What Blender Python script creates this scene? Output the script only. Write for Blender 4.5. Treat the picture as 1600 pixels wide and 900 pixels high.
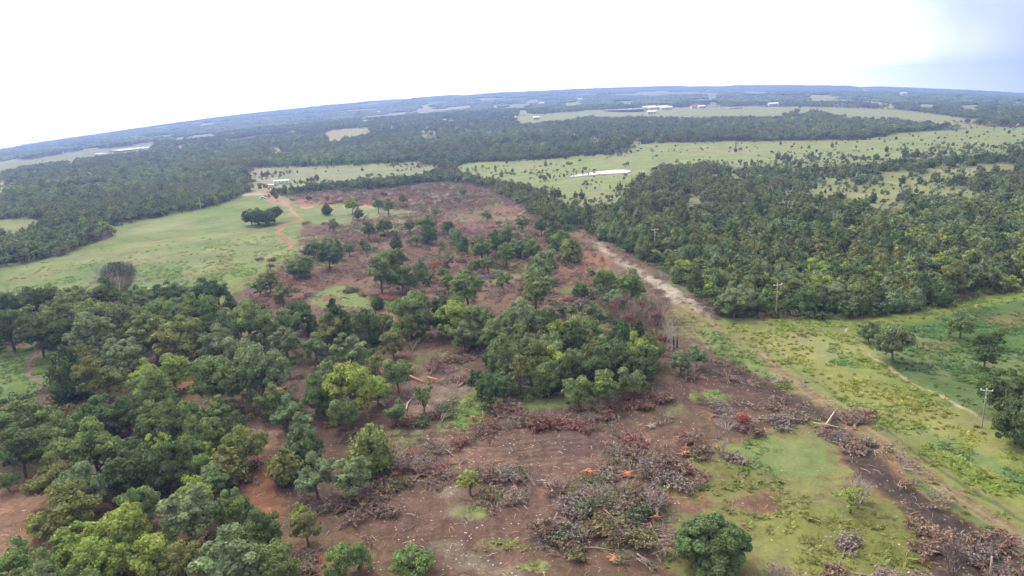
import bpy, math, random, time
import numpy as np
from mathutils import Matrix, Vector
T0 = time.time()
R = math.radians
rng = np.random.default_rng(7)
random.seed(7)
sc = bpy.context.scene
for o in list(bpy.data.objects): bpy.data.objects.remove(o)

# ------------------------------------------------------------------ camera
F_PX, W_PX, H_PX = 1080.0, 1600.0, 900.0
CAM_H, PITCH, ROLL = 66.0, R(14.8), R(3.07)
cdat = bpy.data.cameras.new('camera'); cam = bpy.data.objects.new('camera', cdat); sc.collection.objects.link(cam)
cdat.sensor_width = 36.0; cdat.lens = 36.0 * F_PX / W_PX
cdat.clip_start = 0.5; cdat.clip_end = 60000
FW = np.array([0, math.cos(PITCH), -math.sin(PITCH)]); R0 = np.array([1.0, 0, 0]); U0 = np.array([0, math.sin(PITCH), math.cos(PITCH)])
XC = math.cos(ROLL) * R0 - math.sin(ROLL) * U0; YC = math.sin(ROLL) * R0 + math.cos(ROLL) * U0
CP = np.array([0, 0, CAM_H])
cam.matrix_world = Matrix(((XC[0], YC[0], -FW[0], 0), (XC[1], YC[1], -FW[1], 0), (XC[2], YC[2], -FW[2], CAM_H), (0, 0, 0, 1)))
sc.camera = cam

# ------------------------------------------------------------------ sky, sun, exposure
SUN_EL, SUN_AZ = 54.0, -38.0          # azimuth from +Y, clockwise seen from above
w = bpy.data.worlds.new('World'); sc.world = w; w.use_nodes = True
nt = w.node_tree; nt.nodes.clear(); N = nt.nodes.new; L = nt.links.new
out = N('ShaderNodeOutputWorld'); bg = N('ShaderNodeBackground'); bg.inputs['Strength'].default_value = 0.1
sky = N('ShaderNodeTexSky'); sky.sky_type = 'NISHITA'; sky.sun_disc = False
sky.sun_elevation = R(SUN_EL); sky.sun_rotation = R(SUN_AZ); sky.air_density = 1.2; sky.dust_density = 2.0
tc = N('ShaderNodeTexCoord'); nz = N('ShaderNodeTexNoise'); nz.inputs['Scale'].default_value = 2.2; nz.inputs['Detail'].default_value = 5
dot = N('ShaderNodeVectorMath'); dot.operation = 'DOT_PRODUCT'
ga, ge = R(52), R(26)                  # the broad opening in the overcast, out to the right
dot.inputs[1].default_value = (math.sin(ga) * math.cos(ge), math.cos(ga) * math.cos(ge), math.sin(ge))
ad = N('ShaderNodeMath'); ad.operation = 'MULTIPLY_ADD'; ad.inputs[1].default_value = 0.10
mr = N('ShaderNodeMapRange'); mr.interpolation_type = 'SMOOTHSTEP'
mr.inputs['From Min'].default_value = 0.835; mr.inputs['From Max'].default_value = 0.935
mr.inputs['To Min'].default_value = 1.0; mr.inputs['To Max'].default_value = 0.0
mx = N('ShaderNodeMix'); mx.data_type = 'RGBA'
mx.inputs['B'].default_value = (10.9, 10.9, 11.1, 1)
thin = N('ShaderNodeMix'); thin.data_type = 'RGBA'; thin.inputs['Factor'].default_value = 0.80; thin.inputs['B'].default_value = (1.62, 1.88, 2.5, 1)
L(tc.outputs['Generated'], nz.inputs['Vector']); L(tc.outputs['Generated'], dot.inputs[0])
L(nz.outputs['Fac'], ad.inputs[0]); L(dot.outputs['Value'], ad.inputs[2]); L(ad.outputs[0], mr.inputs['Value'])
L(sky.outputs[0], thin.inputs['A']); L(thin.outputs['Result'], mx.inputs['A'])
glow = N('ShaderNodeVectorMath'); glow.operation = 'DOT_PRODUCT'; gz, gl = R(-12), R(18)   # cloud is brightest below the hidden sun
glow.inputs[1].default_value = (math.sin(gz) * math.cos(gl), math.cos(gz) * math.cos(gl), math.sin(gl))
gm_ = N('ShaderNodeMapRange'); gm_.interpolation_type = 'SMOOTHSTEP'; gm_.inputs['From Min'].default_value = -.25; gm_.inputs['From Max'].default_value = 1.0; gm_.inputs['To Min'].default_value = 1.0; gm_.inputs['To Max'].default_value = 5.0
gs_ = N('ShaderNodeVectorMath'); gs_.operation = 'SCALE'
L(tc.outputs['Generated'], glow.inputs[0]); L(glow.outputs['Value'], gm_.inputs['Value']); L(mx.outputs['Result'], gs_.inputs[0]); L(gm_.outputs[0], gs_.inputs['Scale'])
L(mr.outputs[0], mx.inputs['Factor']); L(gs_.outputs[0], bg.inputs['Color']); L(bg.outputs[0], out.inputs['Surface'])
ld = bpy.data.lights.new('sun', 'SUN'); ld.energy = 2.7; ld.angle = R(6.5); ld.color = (1.0, 0.95, 0.87)
lo = bpy.data.objects.new('sun', ld); sc.collection.objects.link(lo)
sd = Vector((math.sin(R(SUN_AZ)) * math.cos(R(SUN_EL)), math.cos(R(SUN_AZ)) * math.cos(R(SUN_EL)), math.sin(R(SUN_EL))))
lo.rotation_euler = sd.to_track_quat('Z', 'Y').to_euler(); lo.location = (0, 0, 300)
sc.view_settings.view_transform = 'Standard'; sc.view_settings.look = 'None'
sc.view_settings.exposure = -0.20; sc.view_settings.gamma = 1.0
sc.render.engine = 'CYCLES'
sc.cycles.max_bounces = 6; sc.cycles.diffuse_bounces = 3; sc.cycles.volume_bounces = 0; sc.cycles.transparent_max_bounces = 4
sc.cycles.use_denoising = True

# ------------------------------------------------------------------ maths: noise, terrain height, projection
def vnoise(x, y, s, seed=0):
    x = np.asarray(x, float) / s; y = np.asarray(y, float) / s
    xi = np.floor(x).astype(np.int64); yi = np.floor(y).astype(np.int64)
    fx = x - xi; fy = y - yi; fx = fx * fx * (3 - 2 * fx); fy = fy * fy * (3 - 2 * fy)
    def h(a, b):
        n = (a * 374761393 + b * 668265263 + seed * 974634777) & 0xFFFFFFFF
        n = ((n ^ (n >> 13)) * 1274126177) & 0xFFFFFFFF
        return ((n ^ (n >> 16)) & 0xFFFF) / 65535.0
    return (h(xi, yi) * (1 - fx) + h(xi + 1, yi) * fx) * (1 - fy) + (h(xi, yi + 1) * (1 - fx) + h(xi + 1, yi + 1) * fx) * fy
def fbm(x, y, s, o=4, seed=0):
    a, t, v = 1.0, 0.0, 0.0
    for k in range(o):
        v = v + a * vnoise(x, y, s / 2 ** k, seed + k); t += a; a *= 0.55
    return v / t
def sst(a, b, x):
    t = np.clip((x - a) / (b - a), 0, 1); return t * t * (3 - 2 * t)
def ray(px, py):
    px = np.asarray(px, float); py = np.asarray(py, float)
    d = FW + ((px - 800) / F_PX)[..., None] * XC + ((450 - py) / F_PX)[..., None] * YC
    return d
def project(x, y, z):
    v = np.stack([np.asarray(x, float), np.asarray(y, float), np.asarray(z, float) - CAM_H], -1)
    zc = v @ FW; ok = zc > 1; zc = np.where(ok, zc, 1)
    return np.where(ok, 800 + F_PX * (v @ XC) / zc, -9999), np.where(ok, 450 - F_PX * (v @ YC) / zc, 9999)
DMAX = 7500.0
_hz = np.array([(0, 233), (100, 216), (200, 201), (300, 188), (400, 176), (500, 165), (600, 155.5), (700, 148), (800, 142), (900, 139), (1000, 137), (1150, 135), (1300, 136), (1400, 138.5), (1500, 142), (1600, 147)], float)
_d = ray(_hz[:, 0], _hz[:, 1]); _az = np.arctan2(_d[:, 0], _d[:, 1]); _te = _d[:, 2] / np.hypot(_d[:, 0], _d[:, 1])
_azs = np.concatenate([[-math.pi, -1.2], _az, [1.2, math.pi]]); _tes = np.concatenate([[0, _te[0] * .8], _te, [_te[-1] * .8, 0]])
def hgt(x, y):
    x = np.asarray(x, float); y = np.asarray(y, float)
    d = np.hypot(x, y); az = np.arctan2(x, y)
    far = CAM_H + DMAX * np.interp(az, _azs, _tes)
    t = np.clip((d - 800) / (DMAX - 800), 0, 1.15)
    und = (fbm(x, y, 90, 2, 3) - .5) * 2.2 * sst(150, 400, d) + (vnoise(x, y, 1700, 9) - .5) * 34 * sst(1500, 5000, d)
    return far * t ** 1.12 + und
def hit(px, py, dz=0.0):
    """where the line of sight through a pixel meets the ground (raised by dz)"""
    d = ray(px, py); n = np.hypot(d[..., 0], d[..., 1]); u = d / n[..., None]
    lo_ = np.full(n.shape, 40.0); hi = np.full(n.shape, DMAX)
    for _ in range(40):
        m = (lo_ + hi) / 2
        below = CAM_H + u[..., 2] * m < hgt(u[..., 0] * m, u[..., 1] * m) + dz
        hi = np.where(below, m, hi); lo_ = np.where(below, lo_, m)
    m = (lo_ + hi) / 2
    return u[..., 0] * m, u[..., 1] * m
def at(px, py, dz=0.0):
    x, y = hit(np.array([px]), np.array([py]), dz); x, y = float(x[0]), float(y[0])
    return x, y, float(hgt(x, y))

# ------------------------------------------------------------------ land survey: outlines of fields, soils and woods
X0, Y0, CW, CH = -500, 100, 2600, 1300
def inpoly(poly):
    p = np.array(poly, float); a = np.floor(p.min(0) - 1).astype(int); b = np.ceil(p.max(0) + 1).astype(int)
    a = np.maximum(a, [X0, Y0]); b = np.minimum(b, [X0 + CW, Y0 + CH])
    if (b <= a).any(): return None
    xs = np.arange(a[0], b[0]) + .5; ys = np.arange(a[1], b[1]) + .5
    m = np.zeros((len(ys), len(xs)), bool)
    for i in range(len(p)):
        (x1, y1), (x2, y2) = p[i - 1], p[i]
        if y1 == y2: continue
        c = ((y1 > ys) != (y2 > ys)); xx = (x2 - x1) * (ys - y1) / (y2 - y1) + x1
        m ^= c[:, None] & (xs[None] < xx[:, None])
    return a[0] - X0, a[1] - Y0, m
def blur(a, r):
    for ax, rr in ((0, max(1, int(r * .5))), (1, int(r))):
        k = 2 * rr + 1
        for _ in range(2):
            pad = [(0, 0), (0, 0)]; pad[ax] = (rr + 1, rr)
            c = np.cumsum(np.pad(a, pad, mode='edge'), axis=ax)
            a = (c[k:] - c[:-k] if ax == 0 else c[:, k:] - c[:, :-k]) / k
    return a
def mask(poly, feather=0):
    m = np.zeros((CH, CW), np.float32); q = inpoly(poly)
    if q: m[q[1]:q[1] + q[2].shape[0], q[0]:q[0] + q[2].shape[1]] = q[2]
    return blur(m, feather) if feather else m
def stroke(pts, ws):
    """a ribbon polygon round a polyline"""
    p = np.array(pts, float); ws = np.interp(np.linspace(0, 1, len(p)), np.linspace(0, 1, len(ws)), ws)
    t = np.gradient(p, axis=0); t /= np.linalg.norm(t, axis=1)[:, None]; n = np.stack([-t[:, 1], t[:, 0]], 1)
    return np.concatenate([p + n * ws[:, None] / 2, (p - n * ws[:, None] / 2)[::-1]])
def ell(x, y, rx, ry, k=18, tilt=0):
    a = np.linspace(0, 2 * math.pi, k, endpoint=False); c, s = math.cos(R(tilt)), math.sin(R(tilt))
    jit = 1 + .18 * np.sin(a * 3 + x) + .1 * np.sin(a * 5 + y)
    u, v = np.cos(a) * rx * jit, np.sin(a) * ry * jit
    return np.stack([x + c * u - s * v, y + s * u + c * v], 1)
def lin(r, g, b):
    f = lambda c: (c / 255 / 12.92) if c <= 10 else ((c / 255 + .055) / 1.055) ** 2.4
    c = np.array([f(r), f(g), f(b)], np.float32); y = c @ np.array([.3, .59, .11], np.float32); return c * .93 + y * .07
SOIL = np.empty((CH, CW, 3), np.float32); GREEN = np.empty((CH, CW, 3), np.float32)
GM = np.zeros((CH, CW), np.float32); CHIP = np.zeros((CH, CW), np.float32); WOOD = np.zeros((CH, CW), np.float32); JUN = np.zeros((CH, CW), np.float32)
BRUSH = np.zeros((CH, CW), np.float32); WEED = np.zeros((CH, CW), np.float32)
SOIL[:] = lin(92, 80, 66); GREEN[:] = lin(84, 96, 58); GM[:] = .35
def paint(poly, soil=None, green=None, g=None, chip=None, wood=None, jun=None, brush=None, weed=None, f=3, a=1.0):
    q = inpoly(poly)
    if q is None: return
    pad = int(f * 3) + 2
    x, y, m = q; xa, ya = max(0, x - pad), max(0, y - pad); xb, yb = min(CW, x + m.shape[1] + pad), min(CH, y + m.shape[0] + pad)
    k = np.zeros((yb - ya, xb - xa), np.float32); k[y - ya:y - ya + m.shape[0], x - xa:x - xa + m.shape[1]] = m
    if f: k = blur(k, f)
    k = k * a; S = (slice(ya, yb), slice(xa, xb)); k3 = k[..., None]
    if soil is not None: SOIL[S] = SOIL[S] * (1 - k3) + lin(*soil) * k3
    if green is not None: GREEN[S] = GREEN[S] * (1 - k3) + lin(*green) * k3
    for arr, v in ((GM, g), (CHIP, chip), (WOOD, wood), (JUN, jun), (BRUSH, brush), (WEED, weed)):
        if v is not None: arr[S] = arr[S] * (1 - k) + v * k
BR, RB, OR, TAN, DK = (116, 94, 78), (140, 92, 76), (176, 104, 70), (150, 128, 104), (88, 74, 66)
# woods everywhere beyond, thinned by far noise later
paint([(-500, 100), (2100, 100), (2100, 470), (1600, 462), (-500, 700)], wood=1, jun=.25, f=0)
# the cleared land and the open bottomland of the foreground
paint([(-500, 640), (-100, 600), (60, 520), (330, 480), (420, 400), (430, 305), (470, 301), (640, 290), (700, 284), (745, 284), (800, 308), (850, 342), (905, 358), (1000, 428), (1060, 476), (1110, 508), (1300, 640), (1600, 830), (1800, 1000), (1800, 1400), (-500, 1400)],
      soil=BR, green=(112, 122, 68), g=.10, chip=.25, wood=0, jun=0, brush=.10, f=3)
paint([(430, 302), (640, 290), (745, 286), (830, 330), (900, 370), (960, 430), (930, 470), (760, 470), (560, 440), (400, 470), (440, 400), (520, 350), (600, 342), (520, 325)], soil=(124, 92, 78), green=(112, 120, 72), g=.27, brush=.75, chip=.12, wood=.06, jun=.5, f=6)
# left pasture
PAST = [(-500, 470), (0, 418), (80, 402), (135, 385), (178, 370), (180, 352), (250, 340), (300, 330), (350, 318), (385, 306), (400, 290), (430, 300), (460, 318), (560, 320), (660, 333), (560, 342), (520, 352), (470, 348), (462, 400), (430, 425), (380, 455), (330, 482), (150, 480), (-500, 560)]
paint(PAST, soil=(140, 130, 96), green=(110, 128, 56), g=.84, chip=0, wood=0, jun=0, brush=0, f=2)
paint([(-100, 470), (0, 440), (90, 445), (150, 400), (330, 390), (300, 460), (120, 470)], green=(104, 122, 60), f=18)
paint([(180, 390), (240, 370), (320, 345), (300, 365), (200, 398)], green=(132, 130, 80), f=10, a=.8)
for q in [(380, 385, 40, 14), (280, 410, 50, 10), (360, 350, 50, 10), (300, 440, 50, 14)]: paint(ell(*q), green=(102, 120, 66), f=12, a=.6)
for q in [(60, 430, 60, 9), (230, 405, 60, 7), (330, 420, 50, 10), (400, 365, 30, 8)]: paint(ell(*q, tilt=-14), green=(134, 126, 82), f=8, a=.55)
paint(ell(420, 345, 40, 22), green=(106, 124, 68), f=8)
paint([(495, 325), (600, 326), (670, 333), (600, 340), (520, 345)], green=(116, 126, 74), g=.74, f=4)
# small field with the curved track at far left
paint([(-500, 620), (0, 550), (60, 534), (90, 532), (112, 560), (118, 600), (85, 622), (0, 636), (-500, 760)], green=(102, 124, 64), soil=(116, 108, 74), g=.9, wood=0, brush=0, chip=0, f=2)
paint([(-500, 560), (0, 470), (160, 470), (330, 480), (420, 500), (200, 560), (110, 535), (60, 520), (0, 540), (-500, 610)], soil=(84, 74, 62), green=(78, 94, 52), g=.4, wood=.75, jun=.1, brush=0, f=3)
# trailer field
paint([(384, 262), (470, 260), (560, 256), (640, 254), (705, 262), (640, 276), (560, 278), (440, 292), (434, 303), (460, 312), (430, 322), (395, 300), (380, 280)], soil=(154, 142, 110), green=(134, 138, 92), g=.66, wood=.10, jun=1, f=2)
paint([(384, 264), (420, 262), (430, 280), (405, 296), (385, 285)], green=(150, 144, 108), f=4)
# central pasture and its pond
paint([(705, 262), (735, 254), (815, 250), (880, 245), (985, 236), (992, 224), (1080, 222), (1340, 219), (1420, 207), (1560, 199), (2100, 190), (2100, 212), (1560, 222), (1450, 230), (1400, 246), (1300, 238), (1200, 247), (1130, 253), (1020, 262), (1010, 276), (960, 285), (920, 302), (890, 322), (868, 310), (850, 292), (800, 284), (745, 272)],
      soil=(138, 130, 94), green=(130, 142, 76), g=.8, wood=.05, jun=1, chip=0, f=2)
paint([(1000, 226), (1330, 222), (1400, 226), (1200, 240), (1050, 246)], green=(138, 142, 84), f=4, a=.8)
paint([(1090, 250), (1200, 243), (1300, 236), (1400, 244), (1480, 232), (1600, 216), (1700, 216), (1700, 235), (1480, 250), (1350, 262), (1180, 266)], g=.7, wood=.42, jun=1, soil=(150, 146, 104), green=(132, 144, 88), f=4)
paint([(884, 275), (903, 270.5), (925, 267), (960, 264.5), (990, 265), (990, 269), (960, 273), (915, 277), (888, 278)], soil=(150, 128, 100), g=.25, f=1)
# juniper wood on the right and its glades
JW = [(908, 352), (925, 340), (900, 322), (935, 300), (1000, 282), (1100, 266), (1300, 258), (1480, 244), (1600, 232), (2100, 210), (2100, 400), (1600, 452), (1480, 474), (1400, 489), (1330, 499), (1260, 500), (1180, 496), (1110, 490), (1060, 470), (1000, 425), (945, 385)]
paint(JW, soil=(92, 84, 70), green=(92, 104, 60), g=.5, wood=.97, jun=.36, f=1)
paint([(900, 330), (940, 306), (1000, 285), (1100, 268), (1480, 246), (1600, 234), (2100, 212), (2100, 300), (1600, 312), (1400, 338), (1200, 345), (1050, 335), (960, 340)], soil=(128, 120, 88), green=(118, 126, 80), g=.6, wood=.62, jun=.85, f=4)
for q in [[(1255, 296), (1300, 278), (1332, 282), (1322, 296), (1280, 308)], [(1325, 308), (1340, 292), (1395, 284), (1440, 282), (1535, 306), (1500, 312), (1420, 296), (1400, 322), (1370, 322)], [(1350, 280), (1420, 272), (1450, 278), (1380, 288)], [(1205, 300), (1240, 296), (1230, 306)], [(860, 300), (930, 296), (980, 292), (960, 312), (900, 326)], [(1440, 268), (1500, 262), (1560, 268), (1480, 276)]]:
    paint(q, soil=(160, 148, 108), green=(132, 138, 86), g=.72, wood=.34, jun=1, f=3)
# windbreak of junipers round the top of the clearing
WB = [(438, 306), (470, 300), (560, 297), (640, 292), (700, 284), (745, 286), (800, 312), (850, 346), (900, 366), (925, 352), (885, 322), (860, 302), (800, 287), (750, 274), (720, 277), (690, 282), (560, 289), (440, 297)]
paint(WB, soil=(92, 84, 70), green=(92, 104, 60), g=.4, wood=1.0, jun=.9, f=1)
# stony lane
LANE = [(905, 357), (925, 378), (950, 395), (1000, 425), (1045, 455), (1085, 482), (1110, 503)]
paint(stroke(LANE, [20, 32, 44, 36]), soil=(118, 98, 84), g=.15, wood=0, brush=.35, f=4)
paint(stroke(LANE[1:], [6, 12, 17, 16]), soil=(206, 192, 174), g=0, chip=.9, f=3, a=.8)
# right-hand field
FIELD = [(1090, 500), (1130, 497), (1260, 501), (1330, 500), (1400, 490), (1480, 475), (1600, 453), (2100, 400), (2100, 1200), (1900, 1010), (1700, 880), (1600, 826), (1500, 762), (1400, 695), (1300, 628), (1200, 560), (1120, 510)]
paint(FIELD, soil=(118, 112, 70), green=(119, 134, 52), g=.97, wood=0, brush=0, chip=0, weed=.55, f=1)
paint([(1340, 520), (1600, 470), (2100, 420), (2100, 900), (1620, 680), (1535, 655), (1400, 580)], green=(84, 114, 56), weed=.25, f=5)
paint([(1120, 508), (1300, 505), (1345, 545), (1420, 600), (1530, 660), (1600, 690), (1600, 740), (1450, 690), (1300, 600)], green=(132, 142, 62), weed=.8, f=16, a=.7)
for q in [(1260, 560, 50, 12), (1340, 600, 60, 14), (1450, 650, 60, 16), (1530, 690, 40, 14), (1400, 625, 40, 10), (1520, 720, 50, 14), (1200, 535, 40, 8), (1330, 640, 25, 8)]: paint(ell(*q, tilt=22), green=(142, 142, 58), weed=1, f=8, a=.7)
for q in [(1520, 665, 26, 10), (1250, 525, 24, 8), (1575, 500, 40, 12), (1460, 540, 30, 8)]: paint(ell(*q), green=(118, 110, 70), f=8, a=.7)
for q in [(1560, 730, 60, 8), (1300, 555, 60, 6), (1480, 700, 60, 7), (1420, 560, 40, 6)]: paint(ell(*q, tilt=30), green=(90, 124, 76), f=6, a=.7)
paint(stroke([(1325, 512), (1330, 530), (1350, 546), (1400, 579), (1460, 614), (1535, 655), (1600, 681), (1700, 720)], [8, 6, 5.5, 6, 6.5, 6.5]), soil=(190, 176, 140), g=.0, weed=0, f=1)
paint(stroke([(1325, 508), (1400, 494), (1500, 482), (1600, 466), (1800, 440)], [3, 4, 5]), soil=(172, 165, 128), g=.3, weed=0, f=1)
# main dirt track with its dry verges
TRK = [(1060, 478), (1120, 519), (1200, 574), (1300, 643), (1400, 712), (1500, 780), (1600, 842), (1750, 940), (1900, 1040)]
paint(stroke(TRK, [20, 34, 46, 62, 80, 110]), soil=(150, 132, 92), green=(124, 124, 68), g=.64, weed=.05, brush=0, wood=0, f=5)
for off, wd in ((-6, 6), (7, 7)):
    paint(stroke([(x + off * .7, y - off * .6) for x, y in TRK], [3, wd, wd, wd + 1, wd + 3]), soil=(160, 138, 112), g=.05, chip=.1, f=2)
paint(stroke([(x + 16, y - 16) for x, y in TRK[1:]], [2, 3, 4, 5]), soil=(70, 66, 48), green=(70, 92, 46), g=.7, f=1)
# verge weeds left of the track
paint([(1085, 503), (1130, 522), (1180, 556), (1240, 600), (1250, 622), (1190, 596), (1150, 575), (1115, 552)], green=(104, 124, 60), g=.72, weed=.7, brush=.05, f=6)
paint([(1380, 700), (1450, 752), (1520, 800), (1580, 838), (1540, 832), (1470, 790), (1400, 740)], green=(88, 108, 62), g=.6, weed=.7, f=7)
# burnt, churned strip
paint([(1100, 560), (1150, 565), (1200, 596), (1290, 640), (1330, 680), (1390, 720), (1440, 775), (1520, 815), (1600, 880), (1750, 1000), (1500, 1000), (1440, 850), (1400, 790), (1330, 740), (1300, 690), (1250, 640), (1180, 620), (1110, 600)], soil=DK, g=.16, chip=.35, brush=.48, f=8)
paint([(1040, 590), (1120, 590), (1200, 620), (1190, 640), (1080, 635)], soil=(108, 84, 76), g=.1, f=5)
paint([(1350, 690), (1380, 695), (1410, 735), (1400, 745)], soil=(168, 134, 102), g=.2, f=5, a=.6)
paint([(1400, 735), (1425, 755), (1415, 765)], soil=(140, 94, 70), g=0, f=4, a=.6)
# grassy part of the lower clearing
paint([(1000, 790), (1040, 735), (1100, 705), (1180, 682), (1230, 650), (1290, 660), (1310, 700), (1335, 745), (1400, 790), (1450, 850), (1460, 960), (1180, 960), (1020, 880), (1060, 830)], green=(118, 122, 66), soil=(142, 112, 84), g=.58, chip=.12, brush=.02, f=7)
paint([(1130, 700), (1200, 684), (1285, 690), (1300, 740), (1240, 750), (1180, 735), (1140, 722)], green=(104, 126, 66), g=.7, f=14)
paint([(1070, 612), (1105, 605), (1145, 614), (1148, 630), (1110, 632), (1075, 628)], green=(116, 136, 68), g=.66, f=10)
paint(ell(1058, 642, 24, 13), green=(108, 126, 70), g=.5, f=9)
paint(ell(1230, 655, 35, 8), green=(112, 128, 66), g=.6, f=6); paint(ell(1290, 690, 25, 8), green=(108, 126, 64), g=.6, f=6)
paint([(1180, 800), (1250, 790), (1420, 830), (1440, 900), (1200, 900)], green=(126, 128, 62), g=.72, f=12)
paint(ell(1180, 785, 42, 15), soil=(112, 84, 72), g=.15, chip=.3, f=9); paint(ell(1085, 790, 30, 9), soil=(130, 96, 80), g=.2, chip=.3, f=8)
paint([(960, 755), (1050, 770), (1120, 780), (1080, 800), (990, 790)], soil=(146, 108, 88), g=.2, f=6)
# middle of the clearing
paint([(620, 720), (700, 670), (900, 660), (1020, 670), (1080, 690), (960, 740), (900, 760), (860, 800), (820, 900), (700, 900), (600, 840), (570, 780)], soil=(120, 94, 82), g=.04, chip=.45, brush=.02, f=8)
paint([(830, 690), (900, 676), (960, 690), (900, 720), (850, 715)], soil=(102, 80, 78), f=10, a=.8)
paint([(620, 700), (760, 700), (800, 720), (700, 730)], soil=(136, 102, 88), f=8)
paint([(700, 640), (735, 600), (760, 622), (740, 672), (690, 674)], green=(108, 130, 62), g=.62, f=7)
for q in [(700, 768, 26, 10), (722, 800, 30, 14), (700, 855, 26, 12), (735, 880, 40, 14), (790, 895, 40, 10)]: paint(ell(*q), soil=(156, 144, 124), green=(118, 128, 76), g=.25, chip=1.0, f=9, a=.6)
paint(ell(740, 800, 34, 15), green=(116, 130, 70), g=.6, f=8); paint(ell(780, 850, 50, 12), green=(130, 130, 76), g=.5, f=7)
paint(ell(840, 885, 30, 10), green=(120, 134, 66), g=.6, f=5); paint(ell(960, 860, 50, 9), green=(126, 130, 80), g=.4, f=6)
paint([(800, 610), (950, 600), (1020, 585), (1030, 600), (960, 625), (860, 640), (790, 650)], green=(92, 112, 62), g=.6, f=6)
paint([(630, 590), (720, 575), (760, 590), (690, 640), (640, 650), (620, 620)], soil=(140, 118, 104), g=.03, chip=.3, f=6)
paint([(-60, 560), (60, 640), (330, 500), (600, 500), (620, 560), (500, 640), (440, 760), (250, 790), (0, 720), (-200, 700)], wood=.20, jun=.15, f=5)
paint([(-200, 800), (0, 850), (430, 830), (450, 960), (-200, 960)], wood=.3, jun=.1, f=5)
for q in [(950, 800, 105, 40), (1000, 725, 75, 24), (665, 730, 50, 22), (810, 755, 50, 12), (870, 648, 90, 14)]: paint(ell(*q), soil=(112, 92, 84), brush=.95, chip=.1, f=5, a=.9)
paint([(742, 606), (790, 560), (850, 520), (905, 512), (1000, 535), (1030, 556), (1022, 596), (930, 612), (860, 622), (780, 622)], wood=.82, jun=.05, soil=(84, 76, 62), green=(88, 102, 58), g=.5, f=3)
paint([(430, 520), (560, 500), (700, 498), (850, 470), (930, 440), (1000, 440), (1015, 500), (1010, 545), (850, 560), (740, 590), (700, 560), (600, 620), (450, 640)], wood=.30, jun=.12, soil=(106, 88, 74), f=4)
paint([(600, 560), (700, 530), (740, 560), (730, 640), (640, 660), (590, 620)], wood=.03, f=4)
_r = np.random.default_rng(40)
for k in range(16):
    yy = 668 + k * 4.6 + _r.uniform(-1, 1); xa = 640 + _r.uniform(0, 60); xb = 900 + _r.uniform(-60, 90)
    paint(stroke([(x_, yy + 7 * math.sin((x_ - 640) / 95 + k * .1) - (x_ - 640) * .03) for x_ in np.linspace(xa, xb, 14)], [1.2, 2.0, 1.2]), soil=(166, 144, 122) if k % 2 else (98, 80, 72), f=1, a=.45)
for k in range(90):
    u, v = _r.uniform(430, 1500), _r.uniform(300, 900); th = _r.uniform(-.35, .5) + (.5 if u > 1050 else 0); ln = _r.uniform(20, 90) * (v / 700); cv = _r.uniform(-.4, .4)
    pts = [(u + t * ln * math.cos(th + cv * t), v + t * ln * .5 * math.sin(th + cv * t)) for t in np.linspace(-1, 1, 8)]; c_ = [(160, 136, 112), (88, 72, 64), (146, 106, 82), (96, 80, 66)][k % 4]
    for o_ in (0, 4 + v / 120): paint(stroke([(a_, b_ + o_) for a_, b_ in pts], [1.2, 2.4 + v / 500, 1.2]), soil=c_, f=1, a=.4)
# red earth and tracks
paint([(375, 720), (430, 710), (440, 780), (430, 840), (390, 850), (370, 790)], soil=(150, 104, 80), g=.06, chip=.1, f=9)
paint([(-100, 790), (60, 740), (110, 760), (100, 850), (60, 900), (-100, 900)], soil=(152, 118, 98), g=.03, f=6)
paint([(440, 860), (520, 860), (520, 930), (440, 930)], soil=(168, 112, 84), f=6)
paint([(280, 590), (310, 590), (305, 640), (285, 645)], soil=(170, 114, 84), f=3)
paint([(380, 620), (440, 600), (440, 645), (385, 645)], soil=(178, 130, 106), f=4)
paint([(560, 500), (600, 480), (650, 520), (610, 545)], soil=(166, 128, 108), f=4)
paint([(390, 670), (450, 670), (470, 700), (400, 700)], soil=(160, 126, 104), green=(100, 128, 56), g=.25, f=4)
paint([(50, 600), (200, 585), (240, 560), (330, 540), (330, 570), (250, 600), (200, 640), (60, 650)], soil=(92, 76, 70), g=.04, brush=.35, f=5)
paint([(900, 395), (955, 400), (955, 425), (905, 430)], soil=(176, 112, 80), g=0, f=4, a=.7)
paint([(860, 440), (930, 425), (935, 450), (900, 468), (850, 462)], soil=(164, 108, 84), g=.05, f=5, a=.6)
paint([(700, 330), (800, 320), (830, 345), (740, 360), (690, 350)], soil=(134, 96, 80), g=.06, brush=.15, f=5)
paint([(530, 395), (620, 375), (680, 360), (740, 372), (640, 400), (540, 425)], soil=(122, 96, 82), g=.08, brush=.25, f=5)
paint([(450, 312), (620, 306), (700, 312), (560, 320), (470, 322)], soil=(164, 112, 90), g=.1, f=3)
paint([(474, 468), (500, 455), (535, 442), (565, 458), (630, 466), (600, 482), (500, 482)], green=(118, 130, 74), g=.66, brush=0, f=6)
paint(ell(515, 466, 18, 4), soil=(158, 108, 86), g=.05, f=2); paint(ell(597, 464, 14, 4), soil=(180, 112, 84), g=0, f=2)
paint(ell(710, 398, 40, 7, tilt=-18), green=(116, 122, 74), g=.55, f=6)
paint(stroke([(330, 303), (380, 304), (410, 303), (440, 302)], [3, 4, 4]), soil=(206, 184, 158), g=0, f=1)
paint(stroke([(412, 292), (418, 302), (424, 312), (450, 320), (456, 330), (470, 342)], [9, 10, 9, 7, 6]), soil=(186, 140, 108), g=.05, f=1)
paint(stroke([(470, 343), (445, 348), (432, 360), (445, 374), (458, 388)], [5, 8, 10, 9]), soil=(172, 128, 100), g=.05, f=1)
paint(stroke([(470, 403), (440, 413), (405, 428), (370, 446), (350, 462)], [3, 5, 5, 6]), soil=(138, 116, 88), g=.1, f=1)
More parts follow.
